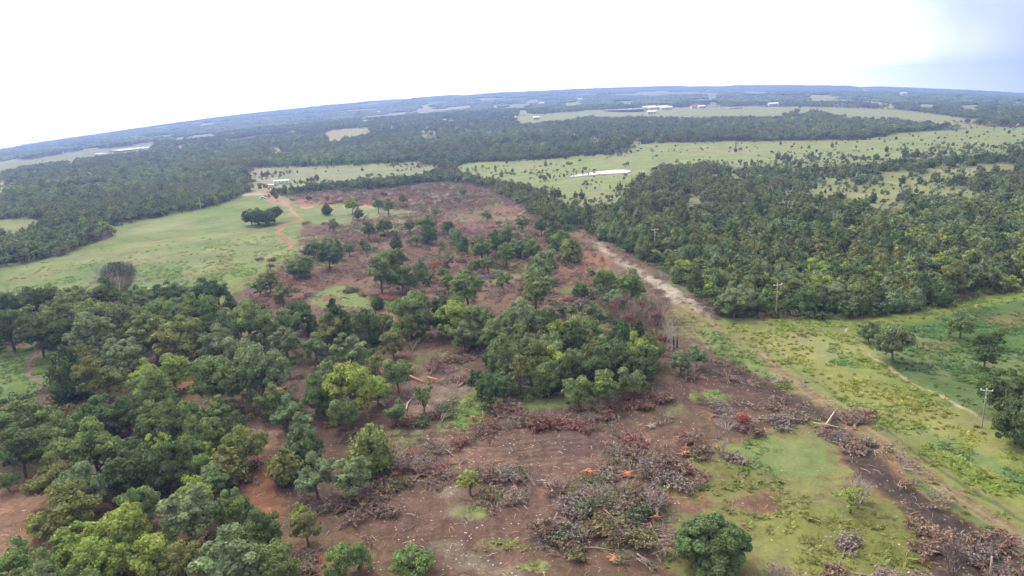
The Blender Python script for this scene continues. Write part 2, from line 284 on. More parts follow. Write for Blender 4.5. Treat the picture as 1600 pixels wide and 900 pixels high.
paint(stroke([(470, 324), (530, 322), (620, 325)], [3, 5, 3]), soil=(198, 170, 132), g=.1, f=1)
paint(stroke([(84, 530), (66, 542), (50, 558), (42, 574), (50, 590), (80, 602), (112, 606)], [9, 12, 15, 15, 10]), soil=(142, 124, 106), g=.0, f=1)
# far fields
def far_field(poly, green=(140, 146, 106), f=1.0): green = (green[0] * .88, green[1] * .88, green[2] * .72); paint(poly, soil=(146, 136, 98), green=green, g=.6, wood=0, jun=0, f=f)
far_field([(800, 186), (806, 181), (870, 176), (940, 171), (1005, 170), (1100, 166), (1200, 165), (1340, 168), (1395, 170), (1470, 179), (1510, 185), (1600, 193), (1600, 197), (1500, 192), (1440, 190), (1380, 184), (1300, 182), (1200, 181), (1100, 182), (1000, 182), (900, 184), (830, 192), (812, 192)], (160, 170, 124))
far_field([(500, 206), (540, 201), (580, 199), (578, 207), (545, 212), (535, 219), (515, 218)], (178, 168, 122))
far_field([(655, 209), (685, 206), (685, 212), (660, 215)], (165, 160, 116))
far_field([(592, 178), (640, 174), (710, 168), (712, 170), (640, 178), (600, 181)], (190, 186, 140))
far_field([(-60, 268), (0, 252), (60, 247), (120, 236), (180, 230), (248, 223), (242, 230), (205, 237), (140, 245), (90, 252), (40, 259), (-60, 278)])
far_field([(110, 271), (122, 266), (150, 263), (146, 270), (118, 275)]); far_field([(-50, 290), (0, 284), (60, 275), (58, 280), (0, 292)], (146, 156, 100))
far_field([(60, 345), (40, 340), (-60, 350), (-60, 372), (20, 362), (60, 352)], (128, 142, 92)); far_field([(175, 318), (190, 308), (186, 326)], (140, 148, 96))
far_field([(1255, 150), (1300, 147), (1330, 153), (1300, 158), (1262, 157)], (190, 178, 130)); far_field([(1340, 157), (1375, 155), (1372, 159)]); far_field([(1470, 157), (1490, 156), (1488, 162), (1478, 162)]); far_field([(1565, 171), (1590, 171), (1585, 173)])
far_field([(1340, 138.5), (1358, 138), (1356, 143), (1338, 143)]); far_field([(1200, 141), (1215, 140), (1210, 147)]); far_field([(230, 200), (290, 192), (288, 194), (235, 203)])
far_field([(918, 213), (950, 212), (940, 222), (925, 222)], (150, 142, 112)); far_field([(985, 214), (1010, 218), (1000, 224), (985, 222)], (160, 158, 120)); far_field([(405, 228), (440, 226), (430, 233), (412, 232)])
_r = np.random.default_rng(44)
for k in range(84):
    u = _r.uniform(-60, 1660) if k < 34 else _r.uniform(650, 1600); h0 = np.interp(u, _hz[:, 0], _hz[:, 1]); q = _r.uniform(.12, 1) ** 1.3; v = h0 + 3 + q * 24; sl = np.interp(u + 30, _hz[:, 0], _hz[:, 1]) - h0
    rx = _r.uniform(8, 42) * (.5 + q); far_field(ell(u, v, rx, _r.uniform(.8, 1.5) * (.7 + q), tilt=math.degrees(math.atan2(sl, 30))), [(176, 168, 128), (150, 158, 116), (190, 180, 140)][k % 3], f=0)
for k in range(46):
    u = _r.uniform(-40, 1000) if k < 34 else _r.uniform(1000, 1600); h0 = np.interp(u, _hz[:, 0], _hz[:, 1]); v = h0 + _r.uniform(16, 64) if u < 1000 else h0 + _r.uniform(6, 28); far_field(ell(u, v, _r.uniform(6, 20), _r.uniform(1.6, 3.0), tilt=-8 if u < 700 else 0), [(170, 164, 124), (150, 156, 112)][k % 2], f=0)
# far tree rows standing in the wide field
for q in [[(1228, 178), (1246, 170), (1247, 179)], [(1250, 179), (1275, 172), (1308, 178), (1300, 182), (1250, 182)], [(905, 184), (925, 180), (960, 184), (925, 190)], [(1370, 184), (1405, 184), (1400, 186)]]: paint(q, wood=1, jun=0, g=.3, f=0)
def samp(arr, px, py):
    xi = np.clip((px - X0).astype(int), 0, CW - 1); yi = np.clip((py - Y0).astype(int), 0, CH - 1)
    return arr[yi, xi]
print('survey', round(time.time() - T0, 1))

# ------------------------------------------------------------------ material helpers
def newmat(name):
    m = bpy.data.materials.new(name); m.use_nodes = True; t = m.node_tree; t.nodes.clear()
    return m, t, t.nodes.new, t.links.new
def rgba(c): return (float(c[0]), float(c[1]), float(c[2]), 1.0)
def mat_plain(name, col, rough=.7, noise=.25, scale=6.0, metal=0.0, bump=0.0):
    m, t, N, L = newmat(name); o = N('ShaderNodeOutputMaterial'); b = N('ShaderNodeBsdfPrincipled')
    b.inputs['Roughness'].default_value = rough; b.inputs['Metallic'].default_value = metal; b.inputs['Specular IOR Level'].default_value = .25
    tc = N('ShaderNodeTexCoord'); n = N('ShaderNodeTexNoise'); n.inputs['Scale'].default_value = scale; n.inputs['Detail'].default_value = 5
    mr = N('ShaderNodeMapRange'); mr.inputs['From Min'].default_value = .3; mr.inputs['From Max'].default_value = .7; mr.inputs['To Min'].default_value = 1 - noise; mr.inputs['To Max'].default_value = 1 + noise
    mu = N('ShaderNodeVectorMath'); mu.operation = 'SCALE'; mu.inputs[0].default_value = tuple(float(v) for v in col)
    L(tc.outputs['Object'], n.inputs['Vector']); L(n.outputs['Fac'], mr.inputs['Value']); L(mr.outputs[0], mu.inputs['Scale']); L(mu.outputs[0], b.inputs['Base Color']); L(b.outputs[0], o.inputs[0])
    return m
def mat_tinted(name, trans=.25, rough=.75, nscale=.45, namp=.35, fine=.25):
    """colour comes from the tree's own tint; noise gives clump-to-clump variation of leaf colour"""
    m, t, N, L = newmat(name); o = N('ShaderNodeOutputMaterial')
    a = N('ShaderNodeAttribute'); a.attribute_type = 'INSTANCER'; a.attribute_name = 'tint'
    tc = N('ShaderNodeTexCoord'); n = N('ShaderNodeTexNoise'); n.inputs['Scale'].default_value = nscale; n.inputs['Detail'].default_value = 2
    ge = N('ShaderNodeNewGeometry')
    mr = N('ShaderNodeMapRange'); mr.inputs['From Min'].default_value = .3; mr.inputs['From Max'].default_value = .7; mr.inputs['To Min'].default_value = 1 - namp; mr.inputs['To Max'].default_value = 1 + namp
    m2 = N('ShaderNodeMapRange'); m2.inputs['To Min'].default_value = 1 - fine; m2.inputs['To Max'].default_value = 1 + fine
    mm = N('ShaderNodeMath'); mm.operation = 'MULTIPLY'; mu = N('ShaderNodeVectorMath'); mu.operation = 'SCALE'
    L(tc.outputs['Object'], n.inputs['Vector']); L(n.outputs['Fac'], mr.inputs['Value']); L(ge.outputs['Random Per Island'], m2.inputs['Value'])
    L(mr.outputs[0], mm.inputs[0]); L(m2.outputs[0], mm.inputs[1]); L(a.outputs['Color'], mu.inputs[0]); L(mm.outputs[0], mu.inputs['Scale'])
    d = N('ShaderNodeBsdfPrincipled'); d.inputs['Roughness'].default_value = rough; d.inputs['Specular IOR Level'].default_value = .15
    L(mu.outputs[0], d.inputs['Base Color'])
    if trans:
        tr = N('ShaderNodeBsdfTranslucent'); mx = N('ShaderNodeMixShader'); mx.inputs[0].default_value = trans
        L(mu.outputs[0], tr.inputs['Color']); L(d.outputs[0], mx.inputs[1]); L(tr.outputs[0], mx.inputs[2]); L(mx.outputs[0], o.inputs[0])
    else: L(d.outputs[0], o.inputs[0])
    return m
M_LEAF = mat_tinted('leaves'); M_DEAD = mat_tinted('withered_foliage', trans=.1, nscale=.8, namp=.45, fine=.4)
M_GRASS = mat_tinted('grass_blades', trans=.5, namp=.2, fine=.2)
M_BARK = mat_plain('bark', lin(104, 92, 82), .9, .35, 3); M_GREY = mat_plain('grey_branches', lin(172, 158, 150), .9, .3, 2)
M_FELL = mat_plain('felled_bark', lin(128, 110, 98), .9, .35, 2); M_TWIG = mat_plain('dry_twigs', lin(150, 130, 116), .9, .35, 1.2); M_ROOT = mat_plain('orange_heartwood', lin(186, 128, 88), .85, .3, 3)
M_BURN = mat_plain('charred_bark', lin(38, 35, 34), .8, .3, 4); M_WHITEWOOD = mat_plain('pale_wood', lin(172, 154, 136), .8, .2, 3); M_PALEBR = mat_plain('pale_branches', lin(150, 134, 124), .85, .2, 2)
M_WHITE = mat_plain('white_paint', lin(225, 225, 222), .45, .05, 2); M_DARK = mat_plain('dark_metal', lin(50, 50, 52), .6, .1, 3)
M_GLASS = mat_plain('dark_glass', lin(40, 46, 54), .15, .05, 1); M_RUBBER = mat_plain('rubber', lin(30, 30, 30), .9, .1, 5)
M_POLE = mat_plain('weathered_pole', lin(158, 140, 122), .9, .15, 4); M_ARM = mat_plain('pale_crossarm', lin(200, 196, 190), .7, .1, 4)
M_PORC = mat_plain('insulator_porcelain', lin(225, 225, 225), .3, .03, 4); M_NET = mat_plain('orange_netting', lin(214, 84, 44), .7, .15, 4)
M_ROOF = mat_plain('pale_roof', lin(220, 220, 220), .5, .08, 1); M_REDROOF = mat_plain('red_roof', lin(150, 70, 66), .6, .1, 1); M_WALL = mat_plain('pale_wall', lin(205, 200, 190), .7, .08, 1)
M_CHIP = mat_plain('stone_chips', lin(186, 168, 146), .9, .3, .6); M_WIRE = mat_plain('aluminium_wire', lin(120, 122, 126), .5, .05, 3)

# ground material: soil and grass mixed by surveyed cover, broken up by noise
def ground_mat():
    m, t, N, L = newmat('ground'); o = N('ShaderNodeOutputMaterial'); b = N('ShaderNodeBsdfPrincipled'); b.inputs['Roughness'].default_value = .95; b.inputs['Specular IOR Level'].default_value = .1
    def attr(n): a = N('ShaderNodeAttribute'); a.attribute_name = n; return a
    so, gr, cv = attr('soil'), attr('grass'), attr('cover')
    sp = N('ShaderNodeSeparateColor'); L(cv.outputs['Color'], sp.inputs[0])
    ge = N('ShaderNodeNewGeometry')
    def noise(s, d, stretch=None, rough=.6):
        n = N('ShaderNodeTexNoise'); n.inputs['Scale'].default_value = s; n.inputs['Detail'].default_value = d; n.inputs['Roughness'].default_value = rough
        if stretch:
            mp = N('ShaderNodeMapping'); mp.inputs['Scale'].default_value = stretch; mp.inputs['Rotation'].default_value = (0, 0, R(35)); L(ge.outputs['Position'], mp.inputs['Vector']); L(mp.outputs[0], n.inputs['Vector'])
        else: L(ge.outputs['Position'], n.inputs['Vector'])
        return n.outputs['Fac']
    def rng_(v, a, b_, c, d):
        r = N('ShaderNodeMapRange'); r.inputs['From Min'].default_value = a; r.inputs['From Max'].default_value = b_; r.inputs['To Min'].default_value = c; r.inputs['To Max'].default_value = d; L(v, r.inputs['Value']); return r.outputs[0]
    def op(k, a, b_):
        q = N('ShaderNodeMath'); q.operation = k
        for i, v in enumerate((a, b_)):
            if isinstance(v, (int, float)): q.inputs[i].default_value = v
            else: L(v, q.inputs[i])
        return q.outputs[0]
    def scale(c, f):
        q = N('ShaderNodeVectorMath'); q.operation = 'SCALE'; L(c, q.inputs[0]); L(f, q.inputs['Scale']); return q.outputs[0]
    def mixc(f, a, b_):
        q = N('ShaderNodeMix'); q.data_type = 'RGBA'; L(f, q.inputs['Factor'])
        for k, v in (('A', a), ('B', b_)):
            if isinstance(v, tuple): q.inputs[k].default_value = v
            else: L(v, q.inputs[k])
        return q.outputs['Result']
    n_big, n_mid, n_fine, n_str = noise(.05, 4), noise(.35, 5), noise(1.6, 6, rough=.75), noise(.8, 5, (1, .22, 1))
    # soil
    s1 = scale(so.outputs['Color'], op('MULTIPLY', rng_(n_mid, .3, .7, .74, 1.26), op('MULTIPLY', rng_(n_fine, .3, .7, .66, 1.34), rng_(n_str, .3, .7, .8, 1.2))))
    s2 = mixc(rng_(n_big, .45, .7, 0, .35), s1, scale(so.outputs['Color'], rng_(n_fine, .3, .7, .45, .8)))
    # grass: patches of tone
    g1 = scale(gr.outputs['Color'], op('MULTIPLY', rng_(n_mid, .3, .7, .8, 1.2), rng_(n_fine, .3, .7, .72, 1.28)))
    n_t = noise(.12, 4)
    g2 = mixc(rng_(n_t, .5, .72, 0, .25), g1, rgba(lin(126, 116, 72)))
    n_u = noise(.2, 5)
    g3a = mixc(rng_(n_u, .52, .75, 0, .16), g2, rgba(lin(78, 98, 52)))
    g3b = mixc(rng_(noise(.018, 5), .42, .62, 0, .55), g3a, rgba(lin(128, 122, 82))); g3 = scale(g3b, rng_(noise(.045, 5), .35, .65, .82, 1.15))
    edge = op('ADD', sp.outputs[0], op('MULTIPLY', op('SUBTRACT', op('ADD', op('MULTIPLY', n_mid, .5), op('MULTIPLY', n_fine, .5)), .5), 1.5))
    f = rng_(edge, .38, .62, 0, 1)
    c1 = mixc(f, s2, g3)
    # pale chips strewn over the churned soil
    vo = N('ShaderNodeTexVoronoi'); vo.inputs['Scale'].default_value = 1.5; L(ge.outputs['Position'], vo.inputs['Vector'])
    sel = op('GREATER_THAN', op('MULTIPLY', op('ADD', sp.outputs[1], -.02), 1.0), vo.outputs['Color'])
    sz = op('LESS_THAN', vo.outputs['Distance'], .22)
    chips = op('MULTIPLY', op('MULTIPLY', sel, sz), rng_(noise(.25, 3), .45, .6, 0, .8))
    c2 = mixc(chips, c1, rgba(lin(200, 182, 160)))
    L(c2, b.inputs['Base Color'])
    bm = N('ShaderNodeBump'); bm.inputs['Strength'].default_value = .7; bm.inputs['Distance'].default_value = .35
    L(op('ADD', n_fine, op('MULTIPLY', n_str, .6)), bm.inputs['Height']); L(bm.outputs[0], b.inputs['Normal']); L(b.outputs[0], o.inputs[0])
    return m
M_GROUND = ground_mat()

# ------------------------------------------------------------------ mesh helpers
def mk(name, verts, polys, mats, midx=None, smooth=False):
    """polys: list of int arrays (n,3) / (n,4); midx: material per array"""
    me = bpy.data.meshes.new(name); v = np.ascontiguousarray(verts, np.float32)
    me.vertices.add(len(v)); me.vertices.foreach_set('co', v.ravel())
    idx = np.concatenate([p.ravel() for p in polys]).astype(np.int32); cnt = np.concatenate([np.full(len(p), p.shape[1], np.int32) for p in polys])
    me.loops.add(len(idx)); me.loops.foreach_set('vertex_index', idx)
    me.polygons.add(len(cnt)); me.polygons.foreach_set('loop_start', np.concatenate([[0], np.cumsum(cnt)[:-1]]).astype(np.int32))
    for m in mats: me.materials.append(m)
    if midx is not None: me.polygons.foreach_set('material_index', np.concatenate([np.full(len(p), i, np.int32) for p, i in zip(polys, midx)]))
    me.polygons.foreach_set('use_smooth', np.full(len(cnt), smooth)); me.update(calc_edges=True)
    return me
class MB:
    def __init__(s): s.v = []; s.p = []; s.m = []; s.n = 0
    def add(s, v, polys, m=0):
        for p in polys:
            if len(p): s.p.append(np.asarray(p) + s.n); s.m.append(m)
        s.v.append(np.asarray(v, float)); s.n += len(v); return s
    def box(s, c, d, m=0, rz=0):
        c = np.array(c, float); h = np.array(d, float) / 2
        q = np.array([(x, y, z) for z in (-1, 1) for y in (-1, 1) for x in (-1, 1)]) * h
        co, si = math.cos(rz), math.sin(rz); q[:, :2] = q[:, :2] @ np.array([[co, si], [-si, co]])
        return s.add(q + c, [np.array([(0, 2, 3, 1), (4, 5, 7, 6), (0, 1, 5, 4), (2, 6, 7, 3), (0, 4, 6, 2), (1, 3, 7, 5)])], m)
    def tube(s, pts, rad, k=5, m=0):
        p = np.array(pts, float); n = len(p); rad = np.resize(np.array(rad, float), n) if np.ndim(rad) else np.full(n, rad)
        t = np.gradient(p, axis=0); t /= np.maximum(np.linalg.norm(t, axis=1), 1e-6)[:, None]
        ref = np.array([0, 0, 1.0]) if abs(t[0, 2]) < .9 else np.array([1.0, 0, 0])
        a = np.cross(t, ref); a /= np.maximum(np.linalg.norm(a, axis=1), 1e-6)[:, None]; b = np.cross(t, a)
        ang = np.arange(k) * 2 * math.pi / k
        v = p[:, None] + rad[:, None, None] * (np.cos(ang)[None, :, None] * a[:, None] + np.sin(ang)[None, :, None] * b[:, None])
        i = np.arange(n - 1)[:, None] * k; j = np.arange(k)[None]; j2 = (j + 1) % k
        q = np.stack([i + j, i + j2, i + k + j2, i + k + j], -1).reshape(-1, 4)
        vv = np.concatenate([v.reshape(-1, 3), p[-1:]]); cap = np.array([((n - 1) * k + jj, (n - 1) * k + (jj + 1) % k, n * k) for jj in range(k)])
        return s.add(vv, [q, cap], m)
    def build(s, name, mats, smooth=False): return mk(name, np.concatenate(s.v), s.p, mats if isinstance(mats, list) else [mats], s.m, smooth)
def unit(v): return v / np.maximum(np.linalg.norm(v, axis=-1, keepdims=True), 1e-9)
def cards(mb, c, n, size, jit=.5, asp=1.0, m=0, r=rng, up=None):
    """leaf sprays: small bent irregular quads"""
    k = len(c); n = unit(n + jit * r.normal(size=(k, 3))); ref = r.normal(size=(k, 3)) if up is None else np.tile(up, (k, 1)) + .35 * r.normal(size=(k, 3))
    a = unit(np.cross(n, ref)); b = np.cross(n, a); s = (size * r.uniform(.65, 1.35, k))[:, None]
    v = np.empty((k, 4, 3)); jj = lambda: r.uniform(.6, 1.2, (k, 1))
    v[:, 0] = c - a * s * jj(); v[:, 1] = c - b * s * asp * jj() + n * s * .25; v[:, 2] = c + a * s * jj() - n * s * .1; v[:, 3] = c + b * s * asp * jj() + n * s * .25
    mb.add(v.reshape(-1, 3), [np.arange(4 * k).reshape(-1, 4)], m)
_o = np.array([(1, 0, 0), (-1, 0, 0), (0, 1, 0), (0, -1, 0), (0, 0, 1), (0, 0, -1)], float)
_of = [(0, 2, 4), (2, 1, 4), (1, 3, 4), (3, 0, 4), (2, 0, 5), (1, 2, 5), (3, 1, 5), (0, 3, 5)]
def octa(sub):
    v = [tuple(x) for x in _o]; f = list(_of)
    for _ in range(sub):
        nf = []; cache = {}
        def mid(a, b):
            k = (min(a, b), max(a, b))
            if k not in cache: cache[k] = len(v); q = unit((np.array(v[a]) + np.array(v[b]))); v.append(tuple(q))
            return cache[k]
        for a, b, c in f: x, y, z = mid(a, b), mid(b, c), mid(c, a); nf += [(a, x, z), (x, b, y), (z, y, c), (x, y, z)]
        f = nf
    return np.array(v), np.array(f)
OCT = {0: octa(0), 1: octa(1), 2: octa(2)}
def rsph(r, k, zlo=-1.0):
    z = r.uniform(zlo, 1, k); a = r.uniform(0, 2 * math.pi, k); q = np.sqrt(1 - z * z); return np.stack([q * np.cos(a), q * np.sin(a), z], 1)

# ------------------------------------------------------------------ tree forms (unit: metres, H about 8)
def oak_form(seed, H=8.0, W=8.0, K=18, per=130, size=.30, core=1, trunk=True, base=.36, sub=3, lr_k=1.0):
    r = np.random.default_rng(seed); mb = MB(); R_ = W / 2; cz = H * (base + (1 - base) * .45); rz = H * (1 - base) * .5
    subs = [(np.array([0, 0, cz]), R_ * .82, rz)]       # a crown is a few leaders of unequal height
    for j in range(sub):
        a = r.uniform(0, 6.28) if j == 0 else a + 6.28 / sub + r.uniform(-.5, .5); q = R_ * r.uniform(.38, .62); k = r.uniform(.42, .62); zz = cz + rz * r.uniform(-.45, .35)
        subs.append((np.array([q * math.cos(a), q * math.sin(a), zz]), R_ * k, rz * r.uniform(.5, .75)))
    lob = []
    for c0, rr0, rz0 in subs:
        n = max(5, int(K * (rr0 / R_) ** 2 * 1.1)); sel = []
        for d in rsph(r, n * 6, -.55):
            if len(sel) < n and (not sel or min(np.linalg.norm(d - q) for q in sel) > 1.5 / math.sqrt(n)): sel.append(d)
        for d in sel:
            q = r.uniform(.55, .95); lr = rr0 * r.uniform(.24, .42) * lr_k; c = c0 + np.array([d[0] * rr0, d[1] * rr0, d[2] * rz0]) * q
            lob.append((c, max(lr, .35)))
    lob.append((np.array([0, 0, cz]), R_ * .5)); dirs = None
    C = np.array([l[0] for l in lob]); Rr = np.array([l[1] for l in lob])
    for i, (c, lr) in enumerate(lob):
        ov, of = OCT[core]
        sq = np.array([1, 1, .8]); mb.add(c + ov * lr * .74 * sq * r.uniform(.85, 1.1, (len(ov), 1)), [of])
        d = rsph(r, per, -.55); p = c + d * (lr * r.uniform(.78, 1.08, (per, 1))) * sq
        dist = np.linalg.norm(p[:, None] - C[None], axis=2) / Rr[None]; dist[:, i] = 9
        keep = dist.min(1) > .72; p, d = p[keep], d[keep]
        cards(mb, p, d + np.array([0, 0, .25]), size, .55, r=r)
    tb = None
    if trunk:
        tb = MB(); lean = r.normal(size=2) * .35
        top = np.array([lean[0], lean[1], cz * .9]); pts = [np.array([0, 0, -.3]), np.array([lean[0] * .2, lean[1] * .2, H * .16]), np.array([lean[0] * .6, lean[1] * .6, cz * .55]), top]
        tb.tube(pts, [.30, .24, .2, .1], 7)
        for i in r.permutation(len(lob) - 1)[:8]:
            s = pts[1] * .3 + pts[2] * .7 + np.array([0, 0, r.uniform(-.4, .8)]); e = lob[i][0]; md = (s + e) / 2 + np.array([0, 0, -.25]) + r.normal(size=3) * .2
            tb.tube([s, md, e], [.13, .09, .03], 5)
    return mb, tb
def jun_form(seed, H=6.5, W=4.6, lv=7, per=64, size=.19, core=1, trunk=True, base=.10, pw=.75):
    r = np.random.default_rng(seed); mb = MB(); lob = []
    for k in range(lv):
        t = k / (lv - 1); z = H * (base + .08 + (.86 - base) * t); rad = W / 2 * (1 - t ** 1.6) ** pw * (1 - .35 * (t < .12)); n = max(1, int(round(6 * (1 - t) + .6)))
        for j in range(n):
            a = j * 2 * math.pi / n + r.uniform(-.4, .4) + k; q = rad * r.uniform(.5, .75) if n > 1 else 0; lr = max(.32, rad * r.uniform(.45, .62) + .12)
            lob.append((np.array([q * math.cos(a), q * math.sin(a), z + r.normal() * .22]), lr))
    C = np.array([l[0] for l in lob]); Rr = np.array([l[1] for l in lob])
    for i, (c, lr) in enumerate(lob):
        ov, of = OCT[core]; sq = np.array([1, 1, 1.15]); mb.add(c + ov * lr * .7 * sq * r.uniform(.85, 1.1, (len(ov), 1)), [of])
        d = rsph(r, per, -.6); p = c + d * lr * r.uniform(.75, 1.15, (per, 1)) * sq; dist = np.linalg.norm(p[:, None] - C[None], axis=2) / Rr[None]; dist[:, i] = 9
        keep = dist.min(1) > .7; cards(mb, p[keep], d[keep], size, .6, asp=1.25, r=r, up=np.array([0, 0, 1.0]))
    tb = None
    if trunk:
        tb = MB(); tb.tube([(0, 0, -.3), (.05, 0, H * .25), (0, .06, H * .6), (0, 0, H * .9)], [.2, .16, .1, .03], 6)
        for k in range(6):
            a = r.uniform(0, 6.28); z = H * r.uniform(.08, .5); l = W * .35; tb.tube([(0, 0, z), (l * .5 * math.cos(a), l * .5 * math.sin(a), z + .3), (l * math.cos(a), l * math.sin(a), z + .8)], [.07, .05, .02], 4)
    return mb, tb
def limbs(mb, r, p, d, ln, rad, depth, spread=.55, up=.12, kids=3, k=4):
    n = 3; pts = [p]; dd = d
    for i in range(n):
        dd = unit(dd + r.normal(size=3) * .14 + np.array([0, 0, up])); pts.append(pts[-1] + dd * ln / n)
    mb.tube(pts, np.linspace(rad, rad * .5, n + 1), k if rad > .03 else 3)
    if depth:
        for j in range(kids):
            t = r.uniform(.35, 1); q = pts[0] + (pts[-1] - pts[0]) * t
            limbs(mb, r, q, unit(dd + r.normal(size=3) * spread), ln * r.uniform(.5, .75), rad * .52, depth - 1, spread, up, kids, k)
def bare_form(seed, H=7.0, stems=1, spread=.55, kids=4, depth=3, rad=.16, up=.12, lean=.0):
    r = np.random.default_rng(seed); mb = MB(); br = MB()
    for s in range(stems):
        a = r.uniform(0, 6.28); d = unit(np.array([math.cos(a) * lean, math.sin(a) * lean, 1.0])); l0 = H * (.45 if stems == 1 else .55); p = np.array([math.cos(a), math.sin(a), 0]) * .15 * (stems > 1)
        pts = [p + np.array([0, 0, -.2]), p + d * l0 * .5 + r.normal(size=3) * .1, p + d * l0]; mb.tube(pts, [rad, rad * .8, rad * .6], 6)
        for j in range(kids + 1):
            q = p + d * l0 * r.uniform(.45, 1); limbs(br, r, q, unit(d + r.normal(size=3) * spread), H * r.uniform(.28, .42), rad * .5, depth - 1, spread, up, kids)
    return mb, br
def felled_form(seed, L_=6.0, nb=30, leafy=260, twig=9, root=True, wide=1.0):
    """lying tree: trunk along +x, root ball at the origin"""
    r = np.random.default_rng(seed); tr, br, tw, lf, rt = MB(), MB(), MB(), MB(), MB()
    pts = [np.array([L_ * t, .35 * math.sin(3 * t + seed), .45 + .55 * math.sin(math.pi * min(1, t * 1.1)) * .6]) for t in np.linspace(0, 1, 6)]
    tr.tube(pts, np.linspace(.17, .03, 6), 6)
    tips = []
    for i in range(nb):
        t = r.uniform(.18, 1); p = np.array([L_ * t, .35 * math.sin(3 * t + seed), .6]); a = r.uniform(-.35, math.pi + .35); s = r.uniform(.55, 1.15)
        d = unit(np.array([s, math.cos(a) * wide, abs(math.sin(a)) * .75 + .05])); l = r.uniform(1.2, 2.9) * (1.15 - .45 * t) * wide ** .5
        q = p + d * l * .5 + r.normal(size=3) * .1; e = p + d * l + np.array([0, 0, -.12 * l]); e[2] = max(e[2], .12); br.tube([p, q, e], [.045, .03, .012], 3); tips.append((p, q, e))
    tv = []
    for p, q, e in tips:
        m = twig; t = r.uniform(.3, 1, m)[:, None]; s = np.where(t < .5, p + (q - p) * t * 2, q + (e - q) * (t * 2 - 1)); d = unit((e - p)[None] + r.normal(size=(m, 3)) * .9); l = r.uniform(.4, 1.1, (m, 1))
        w_ = unit(np.cross(d, r.normal(size=(m, 3)))) * .028; en = s + d * l; en[:, 2] = np.maximum(en[:, 2], .03); tv.append(np.stack([s - w_, s + w_, en], 1))
    tv = np.concatenate(tv); tw.add(tv.reshape(-1, 3), [np.arange(len(tv) * 3).reshape(-1, 3)])
    if leafy:
        i = r.integers(0, len(tv), leafy); t = r.uniform(.2, 1.05, (leafy, 1)); c = tv[i, 0] + (tv[i, 2] - tv[i, 0]) * t; c[:, 2] = np.maximum(c[:, 2], .1); cards(lf, c, rsph(r, leafy, -.1), .135, .6, asp=1.7, r=r)
    if root:
        for j in range(11):
            a = j * 6.28 / 11 + r.uniform(-.2, .2); l = r.uniform(.5, 1.15); dy, dz = math.cos(a), math.sin(a); rt.tube([(0.05, dy * .1, .45 + dz * .1), (-.25, dy * l * .5, max(.05, .45 + dz * l * .5)), (-.1 - r.uniform(0, .5), dy * l, max(.0, .45 + dz * l))], [.11, .07, .02], 4)
        ov, of = OCT[1]; rt.add(np.array([-.1, 0, .42]) + ov * np.array([.22, .38, .36]) * r.uniform(.8, 1.15, (len(ov), 1)), [of])
    return tr, br, tw, lf, rt
col = sc.collection
def link(name, me, parent=None, **props):
    o = bpy.data.objects.new(name, me); col.objects.link(o)
    if parent is not None: o.parent = parent
    for k, v in props.items(): o[k] = v
    return o
def thing(name, label, cat, loc=(0, 0, 0), rz=0.0, group=None, scale=(1, 1, 1), me=None, rot=None):
    o = bpy.data.objects.new(name, me); col.objects.link(o); o.location = loc; o.rotation_euler = rot or (0, 0, rz); o.scale = scale
    o['label'] = label; o['category'] = cat
    if group: o['group'] = group
    return o
print('forms..', round(time.time() - T0, 1))
OAKS = []
for i, (H, W, K, b, sb) in enumerate([(8.6, 8, 24, .06, 3), (9.8, 7.8, 26, .12, 3), (8.4, 8.6, 28, .05, 5), (10.4, 6.8, 24, .10, 3), (9.0, 8.8, 28, .14, 5), (8.6, 7.5, 22, .0, 4), (10.2, 7.4, 22, .22, 4)]):
    c, t = oak_form(100 + i, H, W, K, 120, .185, 0, base=b, sub=sb); OAKS.append((c.build('oak_crown', M_LEAF), t.build('oak_trunk', M_BARK, True), H, W))
BUSH = []
for i in range(3):
    c, t = oak_form(150 + i, 6, 8, 24, 100, .2, 0, base=.04); BUSH.append((c.build('bush_crown', M_LEAF), t.build('bush_stem', M_BARK, True), 6, 8))
SPARSE = []
for i in range(3):
    c, t = oak_form(170 + i, 8, 5.5, 15, 26, .2, 0, base=.3, lr_k=.8); SPARSE.append((c.build('sparse_crown', M_LEAF), t.build('sparse_trunk', M_BARK, True), 8, 5.5))
JUNS = []
for i, (H, W, p) in enumerate([(6.2, 4.8, .55), (6.8, 4.4, .75), (5.8, 5.2, .42), (6.6, 5, .5), (5.4, 4.8, .36)]):
    c, t = jun_form(200 + i, H, W, pw=p); JUNS.append((c.build('juniper_crown', M_LEAF), t.build('juniper_trunk', M_BARK, True), H, W))
FAR_O, FAR_J, CLUMP = [], [], []
def proto(name, me):
    return bpy.data.objects.new(name, me)   # a form that only the geometry nodes read; never placed by itself
for i in range(4):
    c, _ = oak_form(300 + i, 8, 8.4, 12, 12, .5, 0, False, base=.15, sub=2); c.tube([(0, 0, 0), (0, 0, 4)], [.3, .2], 4, 1); FAR_O.append(proto('far_oak_form', c.build('far_oak', [M_LEAF, M_BARK])))
for i in range(3):
    c, _ = jun_form(330 + i, 6.4, 5.0, 5, 11, .38, 0, False, base=.05, pw=.35 + .12 * i); FAR_J.append(proto('far_juniper_form', c.build('far_juniper', [M_LEAF])))
FAR_J = FAR_J[:1]
for i in range(3):
    c, _ = oak_form(340 + i, 4.9, 5.2, 10, 12, .34, 0, False, base=.0, sub=3); FAR_J.append(proto('far_juniper_form', c.build('far_juniper', [M_LEAF])))
